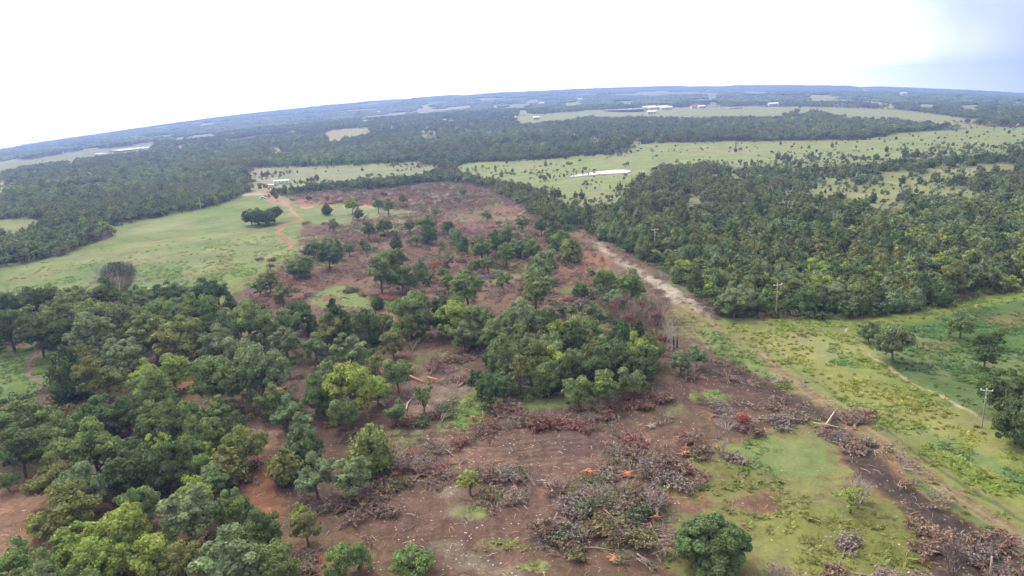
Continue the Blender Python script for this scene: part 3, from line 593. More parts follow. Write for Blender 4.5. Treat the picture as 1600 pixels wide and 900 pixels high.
for i in range(4):
    r = np.random.default_rng(360 + i); c = MB()
    for k in range(15):
        p = np.array([r.normal() * 11, r.normal() * 6, 3.2 + r.uniform(-.5, 1.2)]); ov, of = OCT[1]; s = np.array([4.6, 4.6, 4.2]) * r.uniform(.7, 1.2)
        c.add(p + ov * s * r.uniform(.75, 1.2, (len(ov), 1)), [of])
    CLUMP.append(proto('far_clump_form', c.build('far_clump', [M_LEAF])))
FELL = []
for i, (l, n, lf, rt) in enumerate([(6, 44, 1100, True), (5, 40, 1200, False), (6.5, 46, 700, False), (4.5, 36, 300, True), (5.5, 44, 1300, False), (6, 50, 150, False), (4, 38, 900, False)]):
    a, b, c, d, e = felled_form(400 + i, l, n, lf, 17, rt, 1.0 + .2 * (i % 3))
    FELL.append([('trunk', a.build('felled_trunk', M_FELL, True), None), ('branch_mass', b.build('felled_branches', M_TWIG), 'stuff'), ('twig_mass', c.build('felled_twigs', M_TWIG), 'stuff')] + ([('withered_foliage', d.build('felled_foliage', M_DEAD), 'stuff')] if lf else []) + ([('root_ball', e.build('felled_roots', M_ROOT), None)] if rt else []))
print('forms', round(time.time() - T0, 1))

# ------------------------------------------------------------------ ground sheet
def ground():
    az = np.concatenate([np.radians(np.arange(-180, -52, 4.0)), np.radians(np.linspace(-52, 52, 660)), np.radians(np.arange(56, 180, 4.0))])
    dep = np.degrees(np.arctan2(CAM_H, 62.0)); e1 = np.linspace(dep, 2.2, 560); d1 = CAM_H / np.tan(np.radians(e1)); d2 = np.geomspace(d1[-1] * 1.012, DMAX, 190)
    d = np.concatenate([[4.0, 30.0, 50.0], d1, d2]); A, D = np.meshgrid(az, d); x = np.sin(A) * D; y = np.cos(A) * D
    z = hgt(x, y)
    px, py = project(x, y, z); gm = samp(GM, px, py); br = samp(BRUSH, px, py)
    near = 1 - sst(300, 500, D)
    z = z + near * ((fbm(x, y, 6, 3, 21) - .5) * (.25 + .5 * (1 - gm)) + (vnoise(x, y, 1.7, 31) - .5) * .22)
    nr, nc = x.shape; v = np.stack([x, y, z], -1).reshape(-1, 3)
    i = np.arange(nr - 1)[:, None] * nc; j = np.arange(nc)[None]; j2 = (j + 1) % nc
    q = np.stack([i + j, i + nc + j, i + nc + j2, i + j2], -1).reshape(-1, 4)
    v = np.concatenate([v, [[0, 0, 0]]]); cap = np.stack([np.arange(nc), (np.arange(nc) + 1) % nc, np.full(nc, nr * nc)], -1)[:, [0, 1, 2]]
    me = mk('ground', v, [q[:, ::-1], cap[:, ::-1]], [M_GROUND], smooth=True)
    # cover read at gently displaced places, so outlines wander
    k = np.clip(D / 260, .3, 12); wx = x + (fbm(x, y, 9, 3, 41) - .5) * 6 * k; wy = y + (fbm(x, y, 9, 3, 51) - .5) * 6 * k
    px, py = project(wx, wy, hgt(wx, wy)); back = y < 10
    # hand tracks and bright fields keep their outline
    px0, py0 = project(x, y, hgt(x, y)); e = 1 - .55 * samp(GM, px0, py0)[...]
    px = px0 + (px - px0) * .8; py = py0 + (py - py0) * .8
    up = np.where(D > 900, 8, 5); pu, qu = project(wx, wy, hgt(wx, wy) + up); pu0, qu0 = project(x, y, hgt(x, y) + up)
    hid = (D > 320) & (samp(WOOD, px0, py0) > .5) & (samp(WOOD, pu0, qu0) < .3)   # open land hidden only by the height of a wood that is not there
    px = np.where(hid, pu0, px); py = np.where(hid, qu0, py)
    s = samp(SOIL, px, py); g = samp(GREEN, px, py); G = samp(GM, px, py); C = samp(CHIP, px, py)
    rg = sst(.48, .66, fbm(x, y, 22, 4, 81)) * (G < .35) * (samp(WOOD, px0, py0) < .6) * (D < 700); G = np.clip(G + rg * .50 * (1 - C), 0, 1)
    vr = fbm(x, y, 16, 3, 83)[..., None]; vq = sst(.55, .7, fbm(x, y, 30, 3, 85))[..., None]; low = ((samp(GM, px0, py0) < .4) & (D < 700))[..., None]
    s = np.where(low, s * (.62 + .46 * vr) * (1 - vq * .35) + lin(150, 122, 94) * vq * .35 * .9, s)
    # farthest country: hedged fields scattered between woods
    fn = farfield(x, y) * sst(2000, 2600, D) * (1 - (samp(WOOD, px0, py0) < .2)); fn = fn[..., None]
    tanc = lin(156, 148, 106) * (1 - vnoise(x, y, 500, 61)[..., None]) + lin(112, 124, 84) * vnoise(x, y, 500, 61)[..., None]
    s = s * (1 - fn) + tanc * fn; g = g * (1 - fn) + tanc * fn
    def put(n, a4):
        at_ = me.attributes.new(n, 'FLOAT_COLOR', 'POINT'); b = np.ones((len(v), 4), np.float32); b[:-1, :a4.shape[-1]] = a4.reshape(-1, a4.shape[-1]); b[-1] = b[0]; at_.data.foreach_set('color', b.ravel())
    put('soil', s * np.array([.70, .68, .62])); put('grass', g * np.array([.68, .69, .62])); put('cover', np.stack([G, C, np.zeros_like(C)], -1))
    link('ground', me, kind='structure')
def farfield(x, y):
    a = fbm(x * .6, y * .6, 240, 3, 71); b = fbm(x, y, 1500, 2, 77)
    return sst(.575, .60, a + (b - .5) * .35)
ground(); print('ground', round(time.time() - T0, 1))
M_WATER, t_, N_, L_ = newmat('pond_water'); o_ = N_('ShaderNodeOutputMaterial'); b_ = N_('ShaderNodeBsdfPrincipled'); b_.inputs['Base Color'].default_value = (.20, .17, .13, 1); b_.inputs['Roughness'].default_value = .12; b_.inputs['Specular IOR Level'].default_value = .9; L_(b_.outputs[0], o_.inputs[0])
nn = N_('ShaderNodeTexNoise'); nn.inputs['Scale'].default_value = 1.2; bb = N_('ShaderNodeBump'); bb.inputs['Strength'].default_value = .05; L_(nn.outputs['Fac'], bb.inputs['Height']); L_(bb.outputs[0], b_.inputs['Normal'])
def pond(poly, name='pond'):
    p = np.array(poly, float); x, y = hit(p[:, 0], p[:, 1]); z = hgt(x, y).max() + .1
    # outline at the common water level, with a bank rising to it
    v = [(a, b, z) for a, b in zip(x, y)]; n = len(v); v += [(a, b, z - 3) for a, b in zip(x, y)]
    bm = bpy.data.meshes.new(name); bm.from_pydata(v, [], [list(range(n))] + [[i, i + n, (i + 1) % n + n, (i + 1) % n] for i in range(n)]); bm.materials.append(M_WATER); bm.validate(); bm.update()
    link(name, bm, kind='structure')
pond([(890, 276), (900, 273.6), (912, 271.6), (922, 270.4), (933, 268.4), (948, 267.4), (962, 266.4), (976, 266.6), (986, 268), (980, 270.2), (966, 270.8), (952, 271), (938, 271.6), (926, 273.2), (912, 274.2), (900, 275.8)])
pond([(172, 238.5), (190, 235.5), (212, 231.5), (234, 229), (233, 231), (210, 234.5), (190, 238)])
pond([(148, 241.5), (160, 239.6), (168, 239), (160, 241), (150, 242.3)])
for q in [[(937, 172.3), (958, 170.5), (1005, 171), (1006, 174.5), (985, 175.3), (950, 174.6)], [(1118, 170), (1140, 168.6), (1160, 169.3), (1140, 170.6)], [(1132, 166), (1165, 164.8), (1168, 166), (1140, 166.8)], [(1185, 166.2), (1228, 165.2), (1230, 166.6), (1190, 167.2)]]: pond(q, 'far_pond')

# ------------------------------------------------------------------ woods: surveyed tree positions
TONE = {'dark green': lin(82, 99, 54), 'green': lin(108, 124, 68), 'yellow-green': lin(136, 149, 64), 'grey-green': lin(114, 128, 84), 'olive': lin(116, 120, 64), 'brown-green': lin(108, 102, 72)}
TONES_O = ['green', 'grey-green', 'dark green', 'olive', 'yellow-green']; P_O = [.34, .24, .2, .14, .08]
def tint_of(t, r=rng, v=.10): return TONE[t] * r.uniform(1 - v, 1 + v) * r.uniform(.96, 1.04, 3) * 1.26
HERO = """30 466 60 d;62 456 48 g;112 464 56 g;72 500 56 d;14 512 48 d;118 488 52 g;100 520 42 d;160 468 46 d;212 458 48 g;262 450 50 d;338 450 30 d;312 458 38 d;250 482 56 g;200 490 56 g;142 504 48 g;282 470 52 b;308 486 46 g;60 522 46 d;95 497 44 g;140 528 52 b;176 500 50 g;196 538 68 b;240 526 56 o;286 532 60 o;236 500 48 g;268 502 60 g;330 512 40 d;340 534 48 b;372 545 44 b;388 503 52 g;351 490 18 y;103 574 44 J;132 553 34 o;152 590 54 o;224 580 32 y;268 578 44 y;236 606 56 g;340 596 68 g;384 572 50 b;168 638 84 d;40 656 62 g;14 650 44 d;92 670 46 g;146 697 66 g;240 652 48 g;274 652 56 g;214 700 88 d;310 676 54 g;376 692 52 o;332 640 44 g;10 748 24 g;28 700 50 d;80 692 44 g;80 742 50 o;126 757 54 b;108 792 66 o;258 722 56 d;290 708 44 g;306 728 38 g;350 722 46 O;332 748 40 b;212 786 46 g;290 794 66 b;300 768 46 y;364 790 46 g;60 814 30 y;186 826 62 y;118 846 56 y;146 874 58 y;236 868 54 y;180 858 48 g;284 872 50 o;352 872 84 b;396 838 46 g;20 874 48 g;60 892 48 g;130 896 54 g;408 506 44 g;450 500 40 g;446 528 42 b;492 538 34 b;516 512 42 o;470 488 36 d;522 496 44 J;546 545 52 b;572 505 34 J;598 505 30 O;612 530 36 o;640 492 60 g;688 500 34 d;706 492 46 y;746 496 48 g;724 520 36 b;772 520 44 g;406 582 66 b;500 606 52 g;546 604 66 y;588 604 40 y;448 642 40 b;472 664 36 b;428 620 40 g;620 578 44 g;536 640 44 g;580 694 60 O;444 722 42 O;474 694 46 j;492 738 52 b;548 736 54 b;466 798 22 y;733 748 34 s;404 822 52 d;430 874 54 g;404 888 50 g;528 872 42 g;560 866 34 g;640 876 56 B;478 822 42 o;620 640 30 b;745 592 32 d;764 604 42 d;790 590 30 b;816 502 58 b;836 456 54 g;730 448 50 g;876 520 44 y;912 512 50 g;862 544 46 b;830 578 34 y;786 598 34 b;856 584 42 g;890 574 48 d;928 570 50 d;966 562 50 d;904 604 46 g;1000 560 46 g;1014 552 32 y;986 592 42 b;944 600 44 g;938 542 38 b;1064 562 30 b;1088 552 30 b;944 432 34 g;984 442 42 g;962 468 32 b;930 488 36 b;1146 456 62 b;410 333 50 d;510 325 14 j;668 347 26 g;672 364 22 d;549 317 20 y;606 320 20 g;462 408 46 g;498 378 44 b;512 396 32 d;612 410 40 g;594 428 44 g;626 430 36 d;420 434 28 o;752 386 36 g;774 376 32 d;812 376 44 b;832 386 28 g;742 412 20 g;762 408 24 b;786 437 22 g;850 410 42 b;836 426 28 b;874 378 34 g;892 388 30 O;864 360 26 j;1358 514 24 b;1398 527 42 b;1503 500 30 g;1536 530 22 d;1556 526 20 d;1541 552 26 d;1572 606 46 d;1600 622 54 d;1590 652 44 d;1620 650 50 d;1640 600 50 g;575 357 22 d;600 350 24 g;640 350 18 o;700 352 20 d;650 372 16 b;722 298 10 b;790 395 30 g;700 405 16 o;560 332 14 g;590 318 18 b;520 350 16 o;790 365 26 g;845 350 22 d;815 345 20 g;700 440 24 o;545 385 18 b;440 455 26 o;405 445 22 g;680 330 12 g;760 335 14 b;630 308 12 o;860 440 24 b;905 450 22 g;690 474 30 d;715 470 26 g;660 506 26 g;590 470 18 j;1330 775 30 s"""
KT = {'d': 'dark green', 'g': 'green', 'b': 'grey-green', 'y': 'yellow-green', 'o': 'olive', 's': 'yellow-green', 'B': 'green', 'J': 'dark green', 'j': 'dark green', 'O': 'olive'}
trees = []   # dict: x y z H W kind tone form
placed = np.zeros((0, 2))
def addtree(x, y, kind, tone, W, form, hero, hk=1.0, rz=None):
    qx_, qy_ = project(x, y, hgt(x, y) + W * .7)
    if 0 < qx_ < 92 and 535 < qy_ < 640: return      # the small field stays open to view
    trees.append(dict(x=x, y=y, z=float(hgt(x, y)) - .08, kind=kind, tone=tone, W=W, form=form, hero=hero, hk=hk, rz=random.uniform(0, 6.28) if rz is None else rz))
for it in HERO.split(';'):
    a = it.split(); hx, hy, hw, k = float(a[0]), float(a[1]), float(a[2]), a[3]
    x, y, z = at(hx, hy, 5.0)
    for _ in range(3):
        D = math.sqrt(x * x + y * y + CAM_H ** 2); Wm = hw * D / F_PX * 1.16
        if k in 'JjO': H = Wm * 1.15 * (1.25 if k == 'J' else 1)
        elif k == 'B': H = Wm * .75
        else: H = min(max(Wm * 1.22, 3.5), 13)
        x, y, z = at(hx, hy, H * .58)
    if k not in 'JjOB': H = min(max(Wm * 1.2, 3.5), 15.5)
    if Wm > 14.5 and k not in 'JjOB':        # a clump of several trees rather than one giant
        nn = int(min(8, max(3, (Wm / 9.5) ** 2 * 1.2))); ww = min(10.5, Wm * .6)
        for j in range(nn):
            a_ = 6.28 * j / nn + hx; q_ = (Wm - ww) / 2 * (1 if j % 3 else .5); addtree(x + q_ * math.cos(a_), y + q_ * math.sin(a_), 'oak', KT[k], ww * (.85 + .3 * ((j * 7) % 5) / 5), (5, 0, 2, 4)[j % 4], True, 1.0)
        continue
    kind = 'juniper' if k in 'JjO' else 'oak'; form = random.randrange(5) if kind == 'juniper' else {'s': 20 + random.randrange(3), 'B': 10 + random.randrange(3)}.get(k, random.randrange(7))
    fH, fW = (JUNS[form][2:] if kind == 'juniper' else SPARSE[form - 20][2:] if form >= 20 else BUSH[form - 10][2:] if form >= 10 else OAKS[form][2:])
    addtree(x, y, kind, KT[k], Wm, form, True, H / (fH * Wm / fW))
x, y, z = at(1110, 852, 3.2); D = math.dist((x, y, 0), (0, 0, CAM_H)); BIGBUSH = (x, y, 96 * D / F_PX)
HP = np.array([(t['x'], t['y'], t['W']) for t in trees] + [(x, y, 12)] + [at(u_, v_)[:2] + (w_,) for u_, v_, w_ in ((1212, 497, 12), (1198, 496, 10), (1186, 495, 10), (1055, 545, 14), (640, 632, 16), (670, 600, 16), (1534, 668, 14), (131, 577, 8), (119, 608, 8))])

def scatter(dmin, dmax, sp, azlim=46, jit=.42, seed=5):
    r = np.random.default_rng(seed); xm = dmax * math.sin(R(azlim)); gx = np.arange(-xm, xm, sp); gy = np.arange(dmin * math.cos(R(azlim)) * .8, dmax, sp * .87); X, Y = np.meshgrid(gx, gy); X[1::2] += sp / 2
    X = X + r.uniform(-jit, jit, X.shape) * sp; Y = Y + r.uniform(-jit, jit, Y.shape) * sp; X, Y = X.ravel(), Y.ravel(); D = np.hypot(X, Y)
    m = (D > dmin) & (D < dmax) & (np.abs(np.arctan2(X, Y)) < R(azlim)); return X[m], Y[m], D[m], r
def free(X, Y, k=.34):
    ok = np.ones(len(X), bool)
    for hx, hy, hw in HP: ok &= (X - hx) ** 2 + (Y - hy) ** 2 > (hw * k + .9) ** 2
    return ok
def edge(X, Y, dz):
    A = np.clip(np.hypot(X, Y) / 60, 0, 16) * (np.hypot(X, Y) > 330); wx = X + (fbm(X, Y, 38, 3, 141) - .5) * 2.4 * A; wy = Y + (fbm(X, Y, 38, 3, 151) - .5) * 5 * A
    return samp(WOOD, *project(wx, wy, hgt(wx, wy) + dz))
paint([(720, 380), (800, 360), (890, 380), (920, 420), (900, 470), (740, 470)], wood=.14, f=5)
cand = []   # x y kind(0 oak,1 juniper) W tone-index
X, Y, D, r = scatter(60, 900, 5.0); px, py = project(X, Y, hgt(X, Y)); wd = edge(X, Y, 0); jn = samp(JUN, px, py); wt = edge(X, Y, 5); wd = np.where(D > 320, np.minimum(wd, wt), wd)
clus = fbm(X, Y, 60, 3, 91)
isj = r.random(len(X)) < np.clip(jn + (clus - .5) * .8 * (jn < .95), 0, 1)
wd = np.where((wd > 0) & (wd < .2), wd * 4.2 * sst(.50, .68, fbm(X, Y, 34, 3, 94)) + .006, wd)
keep = (wd > r.random(len(X)) * .98) & free(X, Y) & (isj | (r.random(len(X)) < .84)); keep &= ~((wd > .5) & (wd < .99) & (jn > .6) & (fbm(X, Y, 30, 3, 93) > .64))
inw = wd > .6
Wd = np.where(isj, r.uniform(4.6, 7.0, len(X)), r.uniform(4.8, 8.6, len(X))); mid_ = (wd >= .19) & (wd <= .6) & (D < 400); Wd = np.where(inw, Wd, np.where(mid_, r.uniform(3.2, 6.4, len(X)), np.where(r.random(len(X)) < .82, r.uniform(1.0, 2.8, len(X)), Wd * .7)))
near = dict(x=X[keep], y=Y[keep], D=D[keep], j=isj[keep], W=Wd[keep], px=px[keep], py=py[keep])
qx, qy = project(X, Y, hgt(X, Y) + 5); FLD = mask([(-300, 600), (0, 540), (60, 526), (92, 526), (118, 560), (120, 604), (88, 622), (0, 636), (-300, 720)])
keep &= ~((samp(FLD, qx, qy) > .5) | (samp(FLD, qx, qy - 18) > .5) | (samp(FLD, px, py) > .5))
near = dict(x=X[keep], y=Y[keep], D=D[keep], j=isj[keep], W=Wd[keep], px=px[keep], py=py[keep])
print('near candidates', keep.sum())
# the trees that show largest stay single objects
order = np.argsort(near['D']); n_o = sum(t['kind'] == 'oak' for t in trees); n_j = len(trees) - n_o
vis = (near['px'] > -60) & (near['px'] < 1660) & (near['py'] < 980) & (near['D'] < 760)
solo = np.zeros(len(order), bool); LIM = 300; cnt = {0: n_o, 1: n_j}
edge_w = near['D'] / np.maximum(near['W'], 2.5)
for i in np.argsort(edge_w):
    if not vis[i]: continue
    k = int(near['j'][i])
    if cnt[k] < LIM: solo[i] = True; cnt[k] += 1
rr = np.random.default_rng(12)
tonen = lambda x, y: float(fbm(np.array([x]), np.array([y]), 40, 2, 95)[0])
for i in np.where(solo)[0]:
    x, y, W_ = near['x'][i], near['y'][i], near['W'][i]
    if near['j'][i]: tone = rr.choice(['dark green', 'green', 'olive', 'grey-green'], p=[.46, .2, .22, .12]); f = rr.integers(5)
    else: tone = rr.choice(TONES_O, p=P_O); f = rr.integers(7) if (W_ > 6.2 or rr.random() < .45) else 20 + rr.integers(3)
    addtree(x, y, 'juniper' if near['j'][i] else 'oak', str(tone), W_, int(f), False, rr.uniform(.9, 1.25) if near['j'][i] else rr.uniform(.85, 1.2) if W_ > 6.2 else rr.uniform(1.1, 1.35))
print('single trees', len(trees), cnt)

# names for places, so that a label can point
MARKS = [('the pole beside the orange netting', 1213, 495), ('the biggest brush pile', 950, 800), ('the round bush in the lower clearing', 1110, 870), ('the curved track in the small field', 60, 580), ('the crooked white log', 640, 640), ('the stony lane', 1010, 432), ('the white trailer', 440, 292), ('the charred twin trunks', 1055, 540), ('the grey-stemmed leaning tree', 185, 455), ('the pole beside the weedy field track', 1535, 668), ('the split yellow logs', 675, 600), ('the bend of the red dirt track', 435, 362), ('the middle pond', 940, 270), ('the lime-green sapling', 466, 808), ('the orange earth by the lane', 925, 412), ('the fork of the field path', 1325, 515), ('the bare red earth under oaks', 405, 780), ('the glades in the juniper wood', 1380, 300), ('the long windbreak', 620, 290), ('the bright grass oval', 1108, 620)]
MX, MY = hit(np.array([m[1] for m in MARKS], float), np.array([m[2] for m in MARKS], float))
ORD = ['', 'second ', 'third ', 'fourth ', 'fifth ', 'sixth ', 'seventh ', 'eighth ', 'ninth ', 'tenth ', 'eleventh ', 'twelfth ', 'thirteenth ', 'fourteenth ']
def place_labels(items, noun, fallback):
    """items: list of (x, y, look words) -> label and group; ranks are counted over all look-alikes"""
    P = np.array([(a, b) for a, b, _ in items]); looks = [c for _, _, c in items]; res = []
    for i, (x, y, lk) in enumerate(items):
        same = np.array([j for j in range(len(items)) if looks[j] == lk]); dm = np.hypot(MX - x, MY - y); best = None
        for k in np.argsort(dm)[:12]:
            rank = int((np.hypot(P[same, 0] - MX[k], P[same, 1] - MY[k]) < dm[k] - 1e-6).sum())
            if best is None or rank < best[0]: best = (rank, k)
        if best[0] < 14: res.append((f'{lk} {noun}, {ORD[best[0]]}nearest to {MARKS[best[1]][0]}', None))
        else: res.append((f'{lk} {noun} {fallback}', f'{lk} {noun}s {fallback}'))
    return res
def size_word(W_, k): return ('small', 'middling', 'broad')[(W_ > (4.8 if k == 'juniper' else 6.6)) + (W_ > (5.6 if k == 'juniper' else 8.4))]
SHAPE = {'oak': ['round', 'tall-crowned', 'wide', 'narrow', 'spreading', 'low-skirted', 'high-crowned', 'bushy', 'sparse'], 'juniper': ['domed', 'pointed', 'squat', 'ragged', 'flat-topped']}
for kind, noun, cat in (('oak', 'oak', 'oak tree'), ('juniper', 'juniper', 'juniper tree')):
    sel = [t for t in trees if t['kind'] == kind]
    labs = place_labels([(t['x'], t['y'], size_word(t['W'], kind) + ' ' + t['tone'] + ' ' + SHAPE[kind][t['form'] % 10 if t['form'] < 10 else 7 + (t['form'] >= 20)]) for t in sel], noun, 'deep within the dense wood')
    for t, (lb, gp) in zip(sel, labs):
        f = t['form']; fm = JUNS[f] if kind == 'juniper' else SPARSE[f - 20] if f >= 20 else BUSH[f - 10] if f >= 10 else OAKS[f]
        s = t['W'] / fm[3]; o = thing(noun + '_tree', lb, cat, (t['x'], t['y'], t['z']), t['rz'], gp or (cat + 's of the woods and clearing'), (s, s, s * t['hk']))
        c = link('crown', fm[0], o); c['tint'] = [float(v) for v in tint_of(t['tone'], rr)]
        link('trunk', fm[1], o)
print('trees built', round(time.time() - T0, 1))
# big round bush
x, y, wB = BIGBUSH; r = np.random.default_rng(77)
cb, tb_ = oak_form(503, wB * .78, wB * 1.02, 60, 260, .17, 1, base=.0, sub=5, lr_k=.8); o = thing('round_bush', 'big round dark green bush standing alone in the lower clearing', 'bush', (x, y, -.1)); c = link('crown', cb.build('round_bush_crown', M_LEAF), o); c['tint'] = [float(v) for v in lin(94, 114, 66) * 1.25]; link('stem', tb_.build('round_bush_stem', M_BARK), o)

# ------------------------------------------------------------------ masses of trees beyond, as geometry-node scatters
def gn_scatter(name, P, S, RZ, TI, protos, label=None, tilt=None):
    me = bpy.data.meshes.new(name); me.vertices.add(len(P)); me.vertices.foreach_set('co', np.ascontiguousarray(P, np.float32).ravel())
    def put(n, t, a, f='value'): q = me.attributes.new(n, t, 'POINT'); q.data.foreach_set(f, np.ascontiguousarray(a, np.float32).ravel())
    put('scl', 'FLOAT_VECTOR', S, 'vector'); rot = np.zeros((len(P), 3)); rot[:, 2] = RZ
    if tilt is not None: rot[:, :2] = tilt
    put('rot', 'FLOAT_VECTOR', rot, 'vector'); c4 = np.ones((len(P), 4)); c4[:, :3] = TI; put('tint', 'FLOAT_COLOR', c4, 'color')
    o = link(name, me, kind='stuff')
    if label: o['label'] = label
    ng = bpy.data.node_groups.new(name + '_nodes', 'GeometryNodeTree'); ng.interface.new_socket('Geometry', in_out='INPUT', socket_type='NodeSocketGeometry'); ng.interface.new_socket('Geometry', in_out='OUTPUT', socket_type='NodeSocketGeometry')
    n = ng.nodes.new; l = ng.links.new; gi, go = n('NodeGroupInput'), n('NodeGroupOutput'); mp = n('GeometryNodeMeshToPoints'); io = n('GeometryNodeInstanceOnPoints'); g2 = n('GeometryNodeGeometryToInstance')
    for p in protos:
        oi = n('GeometryNodeObjectInfo'); oi.inputs['Object'].default_value = p; oi.inputs['As Instance'].default_value = False; l(oi.outputs['Geometry'], g2.inputs[0])
    def na(nm, t):
        a = n('GeometryNodeInputNamedAttribute'); a.data_type = t; a.inputs['Name'].default_value = nm; return [q for q in a.outputs if q.enabled and q.name == 'Attribute'][0]
    iv = n('FunctionNodeRandomValue'); iv.data_type = 'INT'; ii = [q for q in iv.inputs if q.enabled]; [q for q in ii if q.name == 'Min'][0].default_value = 0; [q for q in ii if q.name == 'Max'][0].default_value = len(protos) - 1
    l(gi.outputs[0], mp.inputs[0]); l(mp.outputs[0], io.inputs['Points']); l(g2.outputs[0], io.inputs['Instance']); io.inputs['Pick Instance'].default_value = True
    l([q for q in iv.outputs if q.enabled][0], io.inputs['Instance Index']); l(na('rot', 'FLOAT_VECTOR'), io.inputs['Rotation']); l(na('scl', 'FLOAT_VECTOR'), io.inputs['Scale']); l(io.outputs[0], go.inputs[0])
    md = o.modifiers.new('scatter', 'NODES'); md.node_group = ng; return o
def tints(n, names, p, r, v=.14):
    ix = r.choice(len(names), n, p=p); base = np.array([TONE[k] for k in names])[ix]; return base * r.uniform(1 - v, 1 + v, (n, 1)) * r.uniform(.95, 1.05, (n, 3)) * 1.12
rest = ~solo; r = np.random.default_rng(31)
ox, oy, oW = [near['x'][rest & ~near['j']]], [near['y'][rest & ~near['j']]], [near['W'][rest & ~near['j']]]
jx, jy, jW = [near['x'][rest & near['j']]], [near['y'][rest & near['j']]], [near['W'][rest & near['j']]]
X, Y, D, r2 = scatter(900, 2600, 8.0, seed=8); px, py = project(X, Y, hgt(X, Y)); wd = np.minimum(edge(X, Y, 0), edge(X, Y, 8)); jn = samp(JUN, px, py); gap = fbm(X, Y, 160, 3, 97)
k = (wd > r2.random(len(X)) * .98) & ~((wd > .9) & (gap > .70)); k &= (px > -80) & (px < 1680); isj = (jn > .6) & (r2.random(len(X)) < .8)
X, Y, isj, wd = X[k], Y[k], isj[k], wd[k]; W2 = np.where(wd > .6, r2.uniform(7.5, 12, len(X)), r2.uniform(2, 5, len(X)))
ox.append(X[~isj]); oy.append(Y[~isj]); oW.append(W2[~isj]); jx.append(X[isj]); jy.append(Y[isj]); jW.append(W2[isj] * .75)
for nm, xs, ys, ws, pr, names, p, lb, b in (('broadleaf_woodland', ox, oy, oW, FAR_O, TONES_O, P_O, 'continuous canopy of broadleaf woodland rolling away to the fields', 8.4), ('juniper_woodland', jx, jy, jW, FAR_J, ['dark green', 'green', 'olive', 'grey-green', 'brown-green'], [.36, .2, .22, .14, .08], 'dense dark juniper woodland covering the land right of the lane', 5.0)):
    x, y, W_ = map(np.concatenate, (xs, ys, ws)); s = W_ / b; n = len(x); print(nm, n)
    t = tints(n, names, p, r); patch = fbm(x, y, 70, 2, 99)[:, None]; p2 = fbm(x, y, 260, 3, 101)[:, None]; t = t * (.8 + .4 * patch) * (.7 + .6 * p2); wb = sst(.5, .7, fbm(x, y, 120, 3, 103))[:, None] * .35; t = t * (1 - wb) + lin(126, 118, 66) * wb
    gn_scatter(nm, np.stack([x, y, hgt(x, y) - .15], 1), np.stack([s, s, s * r.uniform(.8, 1.2, n)], 1), r.uniform(0, 6.28, n), t, pr, lb)
X, Y, D, r2 = scatter(2600, DMAX - 60, 34, seed=9); px, py = project(X, Y, hgt(X, Y)); wd = np.minimum(samp(WOOD, px, py), samp(WOOD, *project(X, Y, hgt(X, Y) + 10))); ff = farfield(X, Y) * sst(2000, 2600, D)
k = (wd > .5) & (ff < .5) & (px > -80) & (px < 1680); X, Y, D = X[k], Y[k], D[k]; n = len(X); print('clumps', n)
s = r2.uniform(.8, 1.2, n) * (1 + D / 9000)
gn_scatter('distant_woodland', np.stack([X, Y, hgt(X, Y) - 1.2], 1), np.stack([s * 1.3, s, r2.uniform(.8, 1.4, n)], 1), r2.uniform(-.3, .3, n), tints(n, ['dark green', 'green', 'grey-green'], [.5, .3, .2], r2, .1), CLUMP, 'far hazy woods reaching to the horizon')
print('woods', round(time.time() - T0, 1))

